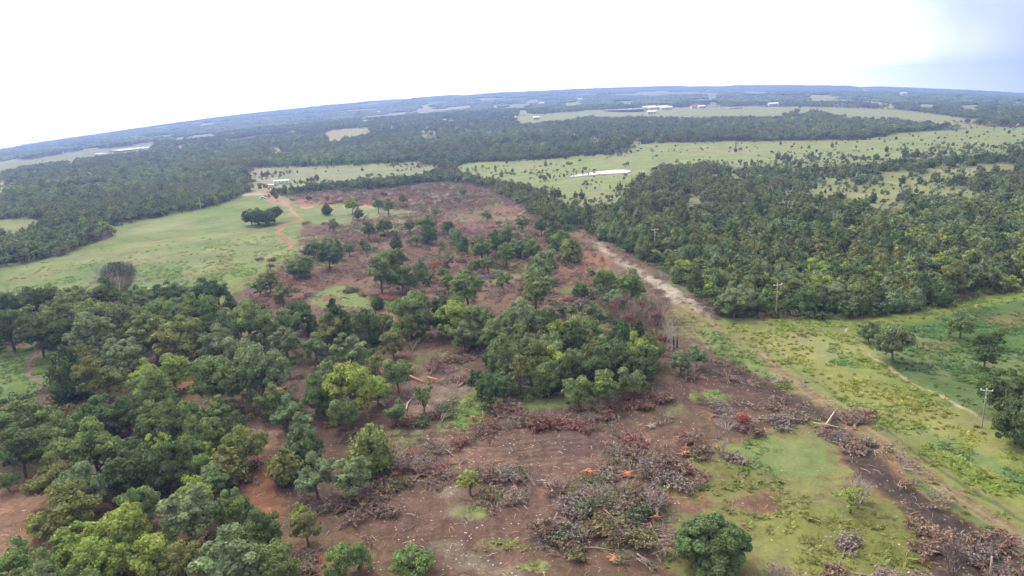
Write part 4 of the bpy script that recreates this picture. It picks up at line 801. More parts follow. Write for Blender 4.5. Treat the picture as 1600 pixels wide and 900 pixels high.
# ------------------------------------------------------------------ felled trees and brush piles
DT = {'brown': lin(142, 116, 94), 'olive-brown': lin(130, 122, 78), 'grey': lin(146, 130, 118), 'rust': lin(186, 116, 76), 'red-brown': lin(146, 102, 84), 'dull green': lin(106, 118, 80)}
PILES = [  # polygon, count, colours, stack height, label place
    ([(842, 830), (875, 780), (930, 752), (1000, 770), (1060, 790), (1068, 812), (1000, 830), (940, 855), (880, 852)], 30, ['olive-brown', 'olive-brown', 'dull green', 'brown', 'grey'], 1.6, 'heaped in the biggest brush pile'),
    ([(925, 745), (960, 715), (1010, 700), (1070, 700), (1082, 730), (1040, 752), (980, 750)], 15, ['brown', 'olive-brown', 'grey', 'red-brown'], 1.0, 'in the heap above the biggest brush pile'),
    ([(1040, 690), (1085, 690), (1135, 698), (1130, 716), (1085, 716)], 5, ['grey', 'grey', 'red-brown'], .4, 'at the upper end of the brush heaps'),
    ([(610, 745), (640, 712), (700, 700), (718, 715), (690, 745), (640, 762)], 12, ['brown', 'grey', 'red-brown', 'olive-brown'], .8, 'in the heap left of the thin yellow-green tree'),
    ([(745, 770), (760, 742), (830, 735), (870, 755), (830, 768), (780, 772)], 9, ['grey', 'olive-brown', 'brown'], .5, 'in the heap right of the thin yellow-green tree'),
    ([(735, 655), (800, 640), (850, 632), (960, 625), (962, 650), (880, 662), (780, 668)], 13, ['brown', 'grey', 'red-brown', 'brown'], .5, 'along the foot of the central grove'),
    ([(960, 625), (1040, 612), (1070, 625), (1000, 640)], 6, ['red-brown', 'brown'], .3, 'right of the central grove'),
    ([(1108, 650), (1150, 640), (1205, 640), (1210, 672), (1130, 676)], 7, ['grey', 'brown', 'grey'], .5, 'in the small heap between grass and burnt strip'),
    ([(1215, 620), (1262, 650), (1340, 660), (1345, 700), (1300, 705), (1265, 680), (1220, 650)], 13, ['grey', 'brown', 'grey'], .6, 'along the burnt strip beside the track'),
    ([(1430, 915), (1470, 868), (1530, 840), (1575, 872), (1600, 920), (1540, 950)], 14, ['brown', 'grey', 'brown', 'red-brown'], .8, 'in the heap beside the track bottom'),
    ([(1270, 930), (1300, 870), (1350, 880), (1360, 930)], 6, ['grey', 'brown'], .5, 'below the lower clearing grass'),
    ([(540, 810), (560, 770), (590, 765), (590, 800), (560, 820)], 6, ['grey', 'brown'], .6, 'beside the lone grey-green oaks'),
    ([(430, 880), (470, 850), (510, 850), (500, 880)], 4, ['grey', 'brown'], .4, 'under the lower oaks'),
    ([(60, 640), (140, 600), (200, 600), (240, 590), (200, 635), (90, 655)], 10, ['brown', 'grey', 'red-brown'], .4, 'in the dark strip beside the small field'),
    ([(640, 655), (700, 640), (705, 662), (650, 672)], 5, ['dull green', 'dull green', 'brown'], .6, 'beside the crooked white log'),
    ([(640, 585), (740, 560), (760, 575), (700, 600)], 5, ['red-brown', 'brown'], .2, 'beside the split yellow logs'),
    ([(375, 470), (440, 452), (475, 465), (440, 480), (390, 485)], 8, ['brown', 'grey', 'red-brown'], .4, 'at the left corner of the upper clearing'),
    ([(540, 455), (640, 440), (720, 440), (750, 460), (640, 468), (560, 468)], 16, ['brown', 'olive-brown', 'red-brown', 'grey', 'rust'], .5, 'in the long windrow above the oaks'),
    ([(640, 420), (740, 385), (800, 400), (760, 435), (680, 440)], 20, ['brown', 'grey', 'olive-brown', 'rust'], .5, 'in the middle of the upper clearing'),
    ([(530, 390), (560, 365), (680, 345), (730, 352), (720, 375), (640, 375), (560, 400)], 20, ['grey', 'olive-brown', 'brown', 'dull green'], .5, 'in the second windrow of the upper clearing'),
    ([(480, 352), (500, 342), (525, 344), (520, 354)], 4, ['brown', 'grey'], .4, 'by itself above the red track'),
    ([(480, 322), (520, 312), (600, 305), (700, 300), (780, 312), (720, 325), (620, 325)], 24, ['brown', 'grey', 'olive-brown'], .4, 'under the windbreak'),
    ([(720, 360), (800, 345), (860, 355), (850, 375), (760, 380)], 16, ['brown', 'grey', 'red-brown'], .4, 'at the top right of the upper clearing'),
    ([(395, 408), (430, 398), (435, 412), (400, 420)], 3, ['grey', 'brown'], .3, 'on the pasture edge'),
    ([(860, 470), (920, 450), (980, 500), (1040, 520), (1030, 560), (960, 500)], 9, ['red-brown', 'brown', 'grey'], .3, 'between the grove and the lane'),
]
fell = []; r = np.random.default_rng(55)
def in_poly(p, x, y):
    c = False
    for i in range(len(p)):
        (x1, y1), (x2, y2) = p[i - 1], p[i]
        if (y1 > y) != (y2 > y) and x < (x2 - x1) * (y - y1) / (y2 - y1) + x1: c = not c
    return c
for poly, n, cols, stack, wh in PILES:
    P = np.array(poly, float); a, b = P.min(0), P.max(0); cen = P.mean(0); k = 0; tries = 0
    while k < n and tries < 4000:
        tries += 1; u, v = r.uniform(a[0], b[0]), r.uniform(a[1], b[1])
        if not in_poly(poly, u, v): continue
        x, y, z = at(u, v); e = 1 - min(1, np.hypot((u - cen[0]) / (b[0] - a[0]), (v - cen[1]) / (b[1] - a[1])) * 2)
        fell.append((x, y, z + stack * e * r.uniform(.2, 1.0), r.uniform(0, 6.28), r.uniform(.8, 1.25), int(r.integers(len(FELL))), cols[int(r.integers(len(cols)))], wh, r.uniform(-.12, .12))); k += 1
seen = {}
LEN = ['long rooted', 'bushy', 'spindly', 'short rooted', 'leafy', 'nearly bare', 'compact']
for f in fell: seen.setdefault((f[7], f[6], f[5]), []).append(f)
for f in fell:
    x, y, z, rz, s, fi, colr, wh, tl = f; fam = seen[(wh, colr, fi)]; fam_s = sorted(fam, key=lambda q: math.hypot(q[0], q[1])); rk = fam_s.index(f)
    ordw = '' if len(fam) == 1 else (['nearest', 'second nearest', 'third nearest', 'fourth nearest', 'fifth nearest', 'sixth nearest'][min(rk, 5)] + ' ')
    o = thing('felled_tree', f'{ordw}{LEN[fi]} {colr} felled tree {wh}', 'felled tree', (x, y, z - .1), 0, 'felled trees of the clearing', (s, s, s * .72), rot=(tl, tl * .7, rz))
    for nm, me, kd in FELL[fi]:
        c = link(nm, me, o); c['tint'] = [float(v) for v in DT[colr] * r.uniform(.85, 1.15)]
        if kd: c['kind'] = kd
print('felled', len(fell), round(time.time() - T0, 1))

# ------------------------------------------------------------------ bare trees, stumps, logs, root wads
def bare(px, py, H, label, stems=1, spread=.55, matb=M_GREY, matt=M_GREY, kids=4, depth=3, rad=.16, up=.12, lean=0., name='bare_tree', cat='bare tree', crown=None):
    x, y, z = at(px, py); a, b = bare_form(int(px * 7 + py), H, stems, spread, kids, depth, rad, up, lean); o = thing(name, label, cat, (x, y, z - .05)); link('trunk', a.build('bare_trunk', matt, True), o); link('limb_mass', b.build('bare_limbs', matb), o, kind='stuff')
    if crown:
        c = MB(); rr_ = np.random.default_rng(3); k = crown[0]; d = rsph(rr_, k, -.2); cards(c, np.array(crown[1]) + d * np.array(crown[2]) * rr_.uniform(.3, 1, (k, 1)), d, .25, .6, r=rr_); q = link('crown', c.build('sparse_leaf', M_LEAF), o); q['tint'] = [float(v) for v in crown[3]]
    return o
bare(190, 470, 16, 'grey-stemmed leaning tree with many upright bare stems under a dark top', 26, .25, kids=3, lean=.62, rad=.17, crown=(3800, (1.0, 0, 11.2), (6.8, 5, 4.6), lin(84, 92, 68)))
bare(893, 548, 8.5, 'pale bare tree rising out of the central grove, left one', 3, .5, M_PALEBR, M_PALEBR, lean=.3)
bare(969, 580, 8.5, 'pale bare tree with a snapped light limb in the grove, right one', 1, .6, M_PALEBR, M_PALEBR, kids=3, rad=.22)
bare(1053, 543, 8.0, 'bare grey tree behind the charred twin trunks', 2, .6, kids=4, lean=.3)
bare(1085, 592, 5.5, 'thin bare tree beside the grey-green oak near the burnt strip', 1, .5)
bare(812, 614, 6.5, 'grey bare tree at the left foot of the central grove', 3, .6, lean=.4)
ROW = [(948, 492, 8), (958, 505, 8), (966, 520, 8), (975, 498, 8.5), (982, 528, 9), (990, 508, 8), (997, 520, 9), (1004, 500, 8), (1010, 527, 9), (1018, 508, 8), (1026, 520, 8), (1034, 502, 7)]
NTH = ['leftmost', 'second from the left', 'third from the left', 'fourth from the left', 'fifth from the left', 'sixth from the left', 'sixth from the right', 'fifth from the right', 'fourth from the right', 'third from the right', 'second from the right', 'rightmost']
for i, (a, b, h) in enumerate(ROW):
    kk = i % 3 == 1; bare(a, b, h, f'tall bare {"red-brown" if kk else "grey-brown"} tree in the row above the grove, {NTH[i]}', 3, .35, M_TWIG, M_TWIG, kids=4, lean=.25, rad=.12, crown=(260, (0, 0, h * .6), (2, 2, h * .32), lin(132, 88, 76) if kk else lin(112, 106, 88)) if i % 3 < 2 else None)
bare(1040, 530, 5, 'red-brown bare sapling nearest the charred trunks', 2, .5, M_TWIG, M_TWIG); bare(1010, 545, 5, 'red-brown bare sapling at the right rim of the grove', 2, .5, M_TWIG, M_TWIG)
bare(680, 582, 6, 'bare brown tree above the split yellow logs', 3, .5, M_TWIG, M_TWIG, lean=.4); bare(640, 560, 6, 'bare brown tree left of the split yellow logs', 2, .5, M_TWIG, M_TWIG, lean=.4)
bare(1545, 905, 8, 'bare tree with a pale trunk beside the track bottom', 1, .7, M_BARK, M_WHITEWOOD, kids=4, rad=.2); bare(1490, 905, 5, 'bare dark tree left of the pale-trunked tree', 3, .6, M_BARK, M_BARK, lean=.4); bare(1340, 788, 4.5, 'thin grey bush at the edge of the lower clearing', 8, .35, M_GREY, M_GREY, lean=.5, kids=3)
bare(927, 648, 4.2, 'big grey fan-shaped uprooted shrub below the central grove', 14, .3, M_TWIG, M_TWIG, kids=3, lean=.9, rad=.06, name='bare_shrub', cat='bare shrub')
bare(850, 662, 3.8, 'brown fan-shaped uprooted shrub left of the biggest fan', 12, .3, M_TWIG, M_TWIG, kids=3, lean=1.0, rad=.06, name='bare_shrub', cat='bare shrub')
bare(798, 668, 3.2, 'low grey shrub at the left end of the grove foot', 10, .3, M_TWIG, M_TWIG, kids=3, lean=1.1, rad=.05, name='bare_shrub', cat='bare shrub')
bare(1135, 672, 3.2, 'grey fan-shaped shrub left of the rust-red shrub', 12, .3, M_GREY, M_GREY, kids=3, lean=1.1, rad=.06, name='bare_shrub', cat='bare shrub')
bare(1125, 712, 3.0, 'grey upright shrub at the upper end of the brush heaps', 10, .25, M_GREY, M_GREY, kids=3, lean=.4, rad=.05, name='bare_shrub', cat='bare shrub')
x, y, z = at(1160, 668); a, b = bare_form(91, 3.4, 8, .35, 4, 3, .06, .1, .6); o = thing('withered_shrub', 'rust-red withered shrub standing between grey brush', 'withered shrub', (x, y, z)); link('stem', a.build('withered_stem', M_ROOT), o)
c = MB(); rr_ = np.random.default_rng(4); d = rsph(rr_, 500, -.1); cards(c, np.array([0, 0, 1.6]) + d * np.array([1.7, 1.5, 1.6]) * rr_.uniform(.4, 1, (500, 1)), d, .16, .6, r=rr_); q = link('foliage', c.build('withered_leaf', M_DEAD), o); q['tint'] = [float(v) for v in lin(168, 92, 66)]
x, y, z = at(1055, 543); o = thing('charred_trunk', 'left of the charred black twin trunks near the track', 'charred trunk', (x - .45, y, z), me=MB().tube([(0, 0, -.2), (.05, 0, 1.6), (0, .1, 3.3)], [.22, .2, .12], 7).build('charred_left', M_BURN)); thing('charred_trunk', 'right of the charred black twin trunks near the track', 'charred trunk', (x + .45, y, z), me=MB().tube([(0, 0, -.2), (.1, 0, 1.7), (.25, .05, 3.1)], [.2, .18, .1], 7).build('charred_right', M_BURN))
def log(pts, rad, m, label, zc=.25):
    w3 = [at(a, b) for a, b in pts]; c = w3[0]; mb = MB(); n = len(w3); mb.tube([(p[0] - c[0], p[1] - c[1], p[2] - c[2] + zc + .25 * math.sin(i * 1.9)) for i, p in enumerate(w3)], np.linspace(rad, rad * .55, n), 7); thing('log', label, 'log', c, me=mb.build('log', m, True))
log([(634, 643), (637, 634), (641, 626), (648, 616)], .24, M_WHITEWOOD, 'crooked white log lying on bare soil left of the green bush'); log([(594, 630), (602, 637)], .3, M_WHITEWOOD, 'short thick pale log left of the crooked white log')
log([(640, 590), (655, 598), (668, 601)], .3, M_ROOT, 'split yellow log, left of two, on the brown soil', .5); log([(668, 593), (680, 597), (690, 600)], .3, M_ROOT, 'split yellow log, right of two, on the brown soil', .6)
log([(716, 605), (724, 601)], .25, M_WHITEWOOD, 'stub of pale log above the green strip'); log([(395, 642), (430, 638)], .22, M_BURN, 'dark log under the left oaks')
log([(845, 752), (862, 760), (880, 768)], .10, M_WHITEWOOD, 'thin pale pole left of the biggest brush pile', .4); log([(1270, 668), (1295, 673), (1335, 680)], .16, M_WHITEWOOD, 'long pale trunk across the heap beside the track', 1.0)
log([(1290, 672), (1302, 655), (1308, 645)], .2, M_WHITEWOOD, 'pale forked trunk leaning out of the heap beside the track', 1.2); log([(895, 858), (930, 860), (965, 862)], .1, M_WHITEWOOD, 'long thin pole lying below the biggest brush pile', .3); log([(1135, 585), (1140, 602)], .1, M_WHITEWOOD, 'short pale stick on the burnt soil')
log([(970, 528), (978, 527)], .22, M_WHITEWOOD, 'snapped pale limb end above the grove', 6.2); log([(240, 500), (250, 540)], .15, M_BARK, 'dark leaning pole under the left oaks')
def wad(px, py, s, label, dz=.4, m=M_ROOT):
    x, y, z = at(px, py); r = np.random.default_rng(int(px)); mb = MB()
    for j in range(15):
        a = j * 6.28 / 15 + r.uniform(-.2, .2); l = r.uniform(.6, 1.3) * s; e = r.uniform(-.2, 1.0); mb.tube([(0, 0, dz), (l * .5 * math.cos(a), l * .5 * math.sin(a) * .7, dz + e * .5 * s), (l * math.cos(a + .3), l * math.sin(a) * .7, max(.05, dz + e * s * r.uniform(.3, 1)))], [.13 * s, .08 * s, .02], 5)
    ov, of = OCT[1]; mb.add(np.array([0, 0, dz]) + ov * np.array([.45, .4, .4]) * s * r.uniform(.7, 1.2, (len(ov), 1)), [of]); thing('root_wad', label, 'root wad', (x, y, z), me=mb.build('root_wad', m))
for q in [(922, 742, 1.5, 'bright orange torn roots at the left end of the upper heap'), (982, 745, 1.5, 'orange root wad in the middle of the upper heap'), (1070, 712, 1.3, 'orange root wad at the right end of the upper heap'), (1120, 702, 1.0, 'small orange roots beside the grey upright shrub'), (823, 657, 1.4, 'orange root wad at the left end of the grove foot'), (910, 640, 1.3, 'orange roots showing in the big fan-shaped shrub'), (960, 878, 1.3, 'orange root wad lying below the biggest brush pile'), (740, 655, 1.0, 'small orange roots beside the green strip'), (1165, 664, 1.0, 'orange roots under the rust-red shrub'), (45, 622, 1.2, 'orange roots beside the small field'), (1290, 668, 1.2, 'orange root wad in the heap beside the track'), (945, 838, 1.1, 'pale-cut root end in front of the biggest brush pile')]: wad(*q)
wad(1018, 668, 1.3, 'pale bleached heap of roots on the dark soil', .2, M_WHITEWOOD); wad(893, 858, .9, 'dark root end at the foot of the biggest brush pile', .3, M_TWIG); wad(880, 770, .7, 'dark root end of the thin pale pole', .3, M_TWIG)

# ------------------------------------------------------------------ utility poles
def upole(px, py, Hh, label, rz, sc_=1.0):
    x, y, z = at(px, py); o = thing('utility_pole', label, 'utility pole', (x, y, z), rz, 'utility poles', (sc_,) * 3); link('pole', MB().tube([(0, 0, -.3), (0, 0, Hh * .5), (0, 0, Hh)], [.2, .17, .13], 9).build('pole', M_POLE, True), o)
    link('crossarm', MB().box((0, -.18, Hh - .25), (2.9, .16, .2)).build('crossarm', M_ARM), o)
    for i, (dx, h) in enumerate(((-1.3, Hh - .15), (1.3, Hh - .15), (0, Hh))): link('insulator', MB().tube([(dx, -.18 * (i < 2), h), (dx, -.18 * (i < 2), h + .18), (dx, -.18 * (i < 2), h + .34)], [.10, .17, .08], 8).build('insulator', M_PORC, True), o)
    for s in (-1, 1): link('brace', MB().tube([(s * .75, -.22, Hh - .33), (0, -.2, Hh - 1.1)], [.03, .03], 4).build('brace', M_ARM), o)
    link('neutral_bracket', MB().box((.1, -.15, Hh - 2.4), (.35, .3, .18)).build('neutral_bracket', M_ARM), o); return (x, y, z, Hh, rz)
p1 = upole(1212.5, 495, 10.2, 'utility pole with pale crossarm beside the orange netting', R(12)); p2 = upole(1534, 668, 11.2, 'utility pole with pale crossarm beside the weedy field track', R(-24), .72); p3 = upole(1023, 398, 11.2, 'utility pole with crossarm standing in the juniper wood', R(10))
def tall(px, py, h, label): x, y, z = at(px, py); thing('light_pole', label, 'pole', (x, y, z), me=MB().tube([(0, 0, 0), (0, 0, h)], [.22, .14], 6).build('slim_pole', M_ARM))
tall(434, 299, 9, 'slim pale pole beside the white trailer'); tall(314, 327, 10, 'slim pale pole at the wood edge above the pasture')
# orange netting
x, y, z = at(1186, 494); x2, y2, z2 = at(1211, 494); o = thing('safety_netting', 'low orange safety netting strung along the wood edge by the pole', 'netting', (x, y, z)); dx, dy = x2 - x, y2 - y
for i in range(6): t = i / 5; link('stake', MB().tube([(dx * t, dy * t, -.1), (dx * t, dy * t, 1.25)], [.04, .03], 5).build('stake', M_WHITEWOOD), o)
mb = MB()
for i in range(18):
    t = i / 17; mb.tube([(dx * t, dy * t, .15), (dx * t, dy * t, 1.0 + .12 * math.sin(i * 2.3))], [.05, .05], 4)
for h in (.2, .4, .6, .8, 1.0): mb.tube([(dx * t, dy * t, h + .1 * math.sin(t * 17)) for t in np.linspace(0, 1, 10)], .07, 4)
link('mesh', mb.build('net_mesh', M_NET), o, kind='stuff')
# ------------------------------------------------------------------ trailer, pickup, car, far farm buildings
def trailer(px, py, Lx, W_, Hh, rz, label, name='trailer', roof=M_ROOF, cat='trailer'):
    x, y, z = at(px, py); o = thing(name, label, cat, (x, y, z), rz); b = MB().box((0, 0, .6 + Hh / 2), (Lx, W_, Hh)); link('body', b.build('trailer_body', M_WHITE), o)
    r_ = MB(); v = np.array([(-Lx / 2 - .2, -W_ / 2 - .2, Hh + .6), (Lx / 2 + .2, -W_ / 2 - .2, Hh + .6), (Lx / 2 + .2, W_ / 2 + .2, Hh + .6), (-Lx / 2 - .2, W_ / 2 + .2, Hh + .6), (-Lx / 2 - .2, 0, Hh + 1.3), (Lx / 2 + .2, 0, Hh + 1.3)]); r_.add(v, [np.array([(0, 1, 5, 4), (3, 4, 5, 2), (0, 3, 2, 1)]), np.array([(0, 4, 3), (1, 2, 5)])]); link('roof', r_.build('trailer_roof', roof), o)
    for k in range(4): link('window', MB().box((-Lx * .36 + k * Lx * .24, -W_ / 2 - .02, 2.0), (1.1, .06, .9)).build('window', M_GLASS), o)
    link('door', MB().box((Lx * .02, -W_ / 2 - .03, 1.5), (.9, .07, 1.9)).build('door', M_WALL), o)
    for s in (-1, 1): link('wheel', MB().tube([(s * .7, -W_ / 2 + .1, .4), (s * .7, -W_ / 2 - .1, .4)], .4, 10).build('wheel', M_RUBBER), o)
def vehicle(px, py, rz, label, pickup=True, name='pickup_truck', cat='pickup truck', m=M_WHITE):
    x, y, z = at(px, py); o = thing(name, label, cat, (x, y, z), rz); b = MB(); b.box((0, 0, .75), (5.2, 1.95, .55)); b.box((1.9, 0, 1.08), (1.35, 1.8, .18))
    if pickup:
        for s in (-1, 1): b.box((-1.6, s * .9, 1.2), (2.0, .12, .4))
        b.box((-2.55, 0, 1.2), (.1, 1.8, .4))
    link('body', b.build('vehicle_body', m), o); cx = .35 if pickup else -.1; lx = 1.9 if pickup else 3.0
    q = np.array([(cx - lx / 2, -.9, 1.02), (cx + lx / 2, -.9, 1.02), (cx + lx / 2, .9, 1.02), (cx - lx / 2, .9, 1.02), (cx - lx / 2 + .25, -.75, 1.75), (cx + lx / 2 - .55, -.75, 1.75), (cx + lx / 2 - .55, .75, 1.75), (cx - lx / 2 + .25, .75, 1.75)]); link('window', MB().add(q, [np.array([(0, 1, 5, 4), (1, 2, 6, 5), (2, 3, 7, 6), (3, 0, 4, 7)])]).build('window_band', M_GLASS), o); link('cab_roof', MB().box((cx - .15, 0, 1.78), (lx - .75, 1.55, .08)).build('cab_roof', m), o)
    for sx in (-1.6, 1.65):
        for s in (-1, 1): link('wheel', MB().tube([(sx, s * .8, .38), (sx, s * 1.0, .38)], .38, 12).build('wheel', M_RUBBER), o)
    for s in (-1, 1): link('headlight', MB().box((2.61, s * .7, .85), (.06, .35, .2)).build('headlight', M_ROOF), o)
trailer(440, 287, 15, 4.0, 2.7, R(14), 'long white trailer with pale roof at the end of the windbreak'); trailer(424, 293, 7, 3, 2.2, R(-20), 'short white camper parked below the long white trailer', 'camper', cat='camper')
vehicle(411.5, 310.5, R(8), 'small white car parked beside the dirt track junction', False, 'parked_car', 'car'); vehicle(131, 577, R(60), 'white pickup half hidden between trees beside the small field')
x, y, z = at(119, 608); o = thing('utility_trailer', 'small dark open trailer below the white pickup', 'trailer', (x, y, z), R(30)); link('bed', MB().box((0, 0, .7), (3.2, 1.8, .12)).build('bed', M_DARK), o)
for s in (-1, 1): link('side_rail', MB().box((0, s * .9, 1.05), (3.2, .06, .5)).build('side_rail', M_WHITE), o); link('wheel', MB().tube([(0, s * .92, .35), (0, s * 1.1, .35)], .36, 10).build('wheel', M_RUBBER), o)
link('drawbar', MB().box((2.1, 0, .6), (1.2, .12, .1)).build('drawbar', M_DARK), o)
def shed(px, py, Lx, W_, Hh, rz, label, roof=M_ROOF, name='farm_building', cat='farm building'):
    x, y, z = at(px, py); z = z + 1; o = thing(name, label, cat, (x, y, z), rz); link('wall', MB().box((0, 0, Hh / 2 - 1), (Lx, W_, Hh + 2)).build('shed_wall', M_WALL), o)
    v = np.array([(-Lx / 2 - .5, -W_ / 2 - .5, Hh), (Lx / 2 + .5, -W_ / 2 - .5, Hh), (Lx / 2 + .5, W_ / 2 + .5, Hh), (-Lx / 2 - .5, W_ / 2 + .5, Hh), (-Lx / 2 - .5, 0, Hh + W_ * .28), (Lx / 2 + .5, 0, Hh + W_ * .28)]); link('roof', MB().add(v, [np.array([(0, 1, 5, 4), (3, 4, 5, 2), (0, 3, 2, 1)]), np.array([(0, 4, 3), (1, 2, 5)])]).build('shed_roof', roof), o)
    for k in range(3): link('door', MB().box((-Lx * .3 + k * Lx * .3, -W_ / 2 - .06, 1.6), (3, .1, 3.2)).build('shed_door', M_DARK), o)
for q in [(1014, 171, 40, 16, 6, .1, 'long pale farm building at the right end of the far white pond, left one'), (1028, 171, 60, 16, 6, .05, 'longest pale farm building in the far wide field'), (1041, 171.5, 34, 14, 6, 0, 'pale farm building at the right end of the far farm row'), (1086, 169.5, 26, 16, 7, .1, 'far farm building with a dark red roof', M_REDROOF), (1096, 169.5, 20, 12, 6, .1, 'pale shed beside the far red-roofed building'), (1018, 178, 24, 12, 5, 0, 'low pale shed on the near side of the wide far field'), (838, 187, 16, 10, 5, 0, 'small white house at the left end of the wide far field'), (803, 187, 12, 8, 5, 0, 'white house at the far field corner above the wood'), (592, 177, 16, 12, 6, .1, 'white house among the far left fields'), (1412, 148, 26, 14, 7, 0, 'white house on the far right ridge'), (1208, 165, 30, 12, 5, 0, 'long white shed beyond the far ponds'), (790, 187.5, 14, 9, 5, 0, 'pale house among trees left of the wide far field'), (846, 164, 26, 14, 6, 0, 'white building in the hazy woods above the wide far field'), (906, 157, 26, 14, 6, .1, 'white building high in the hazy woods')]: shed(*q)
print('objects', round(time.time() - T0, 1))

# ------------------------------------------------------------------ ground cover: tufts, weeds, chips, sticks
def tuft_proto(seed, k, h, wd, name, spread=.5):
    r = np.random.default_rng(seed); mb = MB(); a = r.uniform(0, 6.28, k); q = np.sqrt(r.random(k)) * spread; c = np.stack([q * np.cos(a), q * np.sin(a), np.zeros(k)], 1); d = np.stack([np.cos(a) * 1.0, np.sin(a) * 1.0, np.ones(k) * .7], 1) + r.normal(size=(k, 3)) * .2; b = r.uniform(0, 6.28, k); sd_ = np.stack([np.cos(b), np.sin(b), b * 0], 1) * wd; hh = (h * r.uniform(.5, 1.1, k))[:, None]
    v = np.stack([c - sd_, c + sd_, c + d * hh + sd_ * .5, c + d * hh - sd_ * .5], 1).reshape(-1, 3); mb.add(v, [np.arange(4 * k).reshape(-1, 4)]); return proto(name, mb.build(name, M_GRASS))
TUFT = [tuft_proto(600 + i, 16, .45, .13, 'tuft_form') for i in range(3)]; WEEDP = []
for i in range(3):
    r = np.random.default_rng(620 + i); mb = MB(); d = rsph(r, 90, 0); cards(mb, d * np.array([.8, .8, .75]) * r.uniform(.4, 1, (90, 1)), d + np.array([0, 0, .5]), .14, .5, r=r); WEEDP.append(proto('weed_form', mb.build('weed', M_GRASS)))
def cover_pts(dmin, dmax, sp, arr, thr, seed, az=43):
    X, Y, D, r = scatter(dmin, dmax, sp, az, .5, seed); z = hgt(X, Y); px, py = project(X, Y, z); m = (px > -20) & (px < 1620) & (py < 930); v = samp(arr, px, py); m &= v > r.random(len(X)) * thr; return X[m], Y[m], z[m], px[m], py[m], D[m], r
X, Y, z, px, py, D, r = cover_pts(80, 460, 1.35, GM * (GM > .3), 1.5, 70); k = (fbm(X, Y, 7, 3, 15) > .46) & (r.random(len(X)) > sst(230, 460, D)); X, Y, z, px, py = X[k], Y[k], z[k], px[k], py[k]; n = len(X); s = r.uniform(.6, 1.3, n); print('tufts', n)
gn_scatter('meadow_grass', np.stack([X, Y, z + .02], 1), np.stack([s * 1.3, s * 1.3, s], 1), r.uniform(0, 6.28, n), samp(GREEN, px, py) * r.uniform(.85, 1.25, (n, 1)) * r.uniform(.92, 1.08, (n, 3)) * 1.25, TUFT, 'rough grass of the fields and clearing')
X, Y, z, px, py, D, r = cover_pts(80, 330, 2.0, WEED, 1.0, 71); k = fbm(X, Y, 9, 3, 16) > .50; X, Y, z, px, py = X[k], Y[k], z[k], px[k], py[k]; n = len(X); s = r.uniform(.4, .95, n); print('weeds', n)
tt = samp(GREEN, px, py) * r.uniform(.85, 1.2, (n, 1)); yl = (fbm(X, Y, 14, 2, 17) > .55)[:, None]; tt = np.where(yl, tt * .5 + lin(150, 148, 54) * .5, tt)
gn_scatter('field_weeds', np.stack([X, Y, z], 1), np.stack([s, s, s * .8], 1), r.uniform(0, 6.28, n), tt * 1.25, WEEDP, 'yellowish tall weeds across the field')
X, Y, z, px, py, D, r = cover_pts(80, 700, 3.4, BRUSH, 1.1, 72); n = len(X); s = r.uniform(.4, 1.3, n); print('scrub', n)
cl = np.array([DT['brown'], DT['grey'], DT['red-brown'], DT['olive-brown'], DT['dull green']])[r.choice(5, n, p=[.26, .18, .22, .16, .18])] * r.uniform(.8, 1.15, (n, 1))
SCR = []
for i in range(4):
    a, b, c, d, e = felled_form(700 + i, 1.9, 12, 90, 12, False, 1.5); m = MB()
    for src in (b, c): m.add(np.concatenate(src.v), src.p and [p for p in src.p], 1) if False else None
    vv = np.concatenate(c.v); m.add(vv, [np.arange(len(vv)).reshape(-1, 3)], 1); vv = np.concatenate(d.v); m.add(vv, [np.arange(len(vv)).reshape(-1, 4)], 0); vv = np.concatenate(b.v); o0 = 0
    for p in b.p: m.p.append(p + m.n); m.m.append(1)
    m.v.append(vv); m.n += len(vv); SCR.append(proto('scrub_form', m.build('scrub', [M_DEAD, M_TWIG])))
gn_scatter('brush_litter', np.stack([X, Y, z - .1], 1), np.stack([s, s, s * .8], 1), r.uniform(0, 6.28, n), cl, SCR, 'low scattered brush left on the cleared ground')
cp = []
for i in range(3): r_ = np.random.default_rng(800 + i); ov, of = OCT[0]; cp.append(proto('chip_form', MB().add(ov * np.array([.16, .1, .07]) * r_.uniform(.6, 1.3, (6, 3)), [of]).build('chip', M_CHIP)))
X, Y, z, px, py, D, r = cover_pts(80, 300, 1.3, CHIP, 1.6, 73); k = fbm(X, Y, 8, 3, 18) > .48; X, Y, z = X[k], Y[k], z[k]; n = len(X); s = r.uniform(.3, 1.15, n) ** 1.8; print('chips', n)
gn_scatter('stone_and_wood_chips', np.stack([X, Y, z + .06], 1), np.stack([s, s, s], 1), r.uniform(0, 6.28, n), np.ones((n, 3)), cp, 'pale chips of stone and wood strewn on the soil')
UG = []
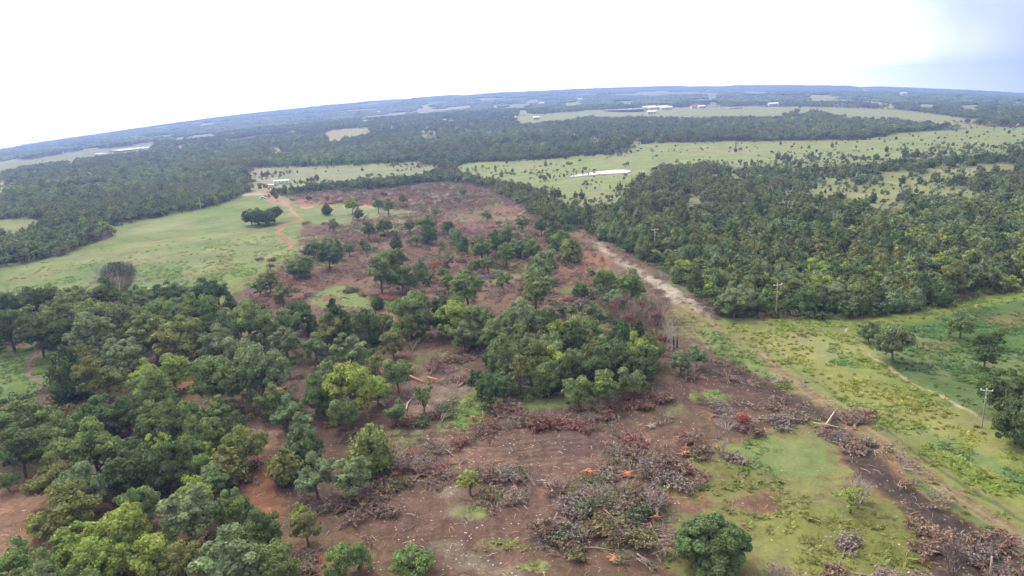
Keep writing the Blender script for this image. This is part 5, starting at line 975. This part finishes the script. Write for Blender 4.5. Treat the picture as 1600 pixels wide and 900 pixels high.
for i in range(3):
    r_ = np.random.default_rng(850 + i); c_ = MB()
    for q_ in range(5): cc = np.array([r_.normal() * .6, r_.normal() * .6, r_.uniform(.3, .9)]); d = rsph(r_, 46, -.2); cards(c_, cc + d * r_.uniform(.45, .75), d + np.array([0, 0, .3]), .16, .6, r=r_)
    UG.append(proto('undergrowth_form', c_.build('undergrowth', M_LEAF)))
X, Y, z, px, py, D, r = cover_pts(80, 420, 2.6, WOOD * (WOOD > .15), 1.5, 75); n = len(X); s = r.uniform(.5, 1.5, n); print('undergrowth', n)
gn_scatter('undergrowth', np.stack([X, Y, z], 1), np.stack([s, s, s], 1), r.uniform(0, 6.28, n), tints(n, ['dark green', 'green', 'olive', 'brown-green'], [.3, .25, .2, .25], r), UG, 'low undergrowth beneath and between the trees')
st = [proto('stick_form', MB().tube([(0, 0, 0), (.6, .05 * i, .08), (1.3, -.05 * i, .02)], [.04, .035, .015], 3).build('stick', [M_GREY, M_ROOT, M_TWIG][i])) for i in range(3)]
X, Y, z, px, py, D, r = cover_pts(80, 330, 2.0, (GM < .3) * (WOOD < .5) * np.float32(1), 1.6, 74); n = len(X); s = r.uniform(.5, 1.5, n)
gn_scatter('loose_sticks', np.stack([X, Y, z + .06], 1), np.stack([s, s, s], 1), r.uniform(0, 6.28, n), np.ones((n, 3)), st, 'broken sticks littering the cleared soil')
print('cover', round(time.time() - T0, 1))

# ------------------------------------------------------------------ haze
ztop = float(hgt(np.sin(np.linspace(-.8, .8, 50)) * DMAX, np.cos(np.linspace(-.8, .8, 50)) * DMAX).max()) + 60; zbot = -420.0; S = DMAX + 400
hm, t_, N_, L_ = newmat('haze_air'); o_ = N_('ShaderNodeOutputMaterial'); pv = N_('ShaderNodeVolumePrincipled'); pv.inputs['Density'].default_value = 2.0e-4; pv.inputs['Color'].default_value = (.36, .49, .90, 1); pv.inputs['Anisotropy'].default_value = .25; L_(pv.outputs[0], o_.inputs['Volume'])
hb = MB().box((0, 0, (ztop + zbot) / 2), (2 * S, 2 * S, ztop - zbot)); link('haze', hb.build('haze', hm), kind='stuff')
print('done', round(time.time() - T0, 1), 'ztop', ztop)
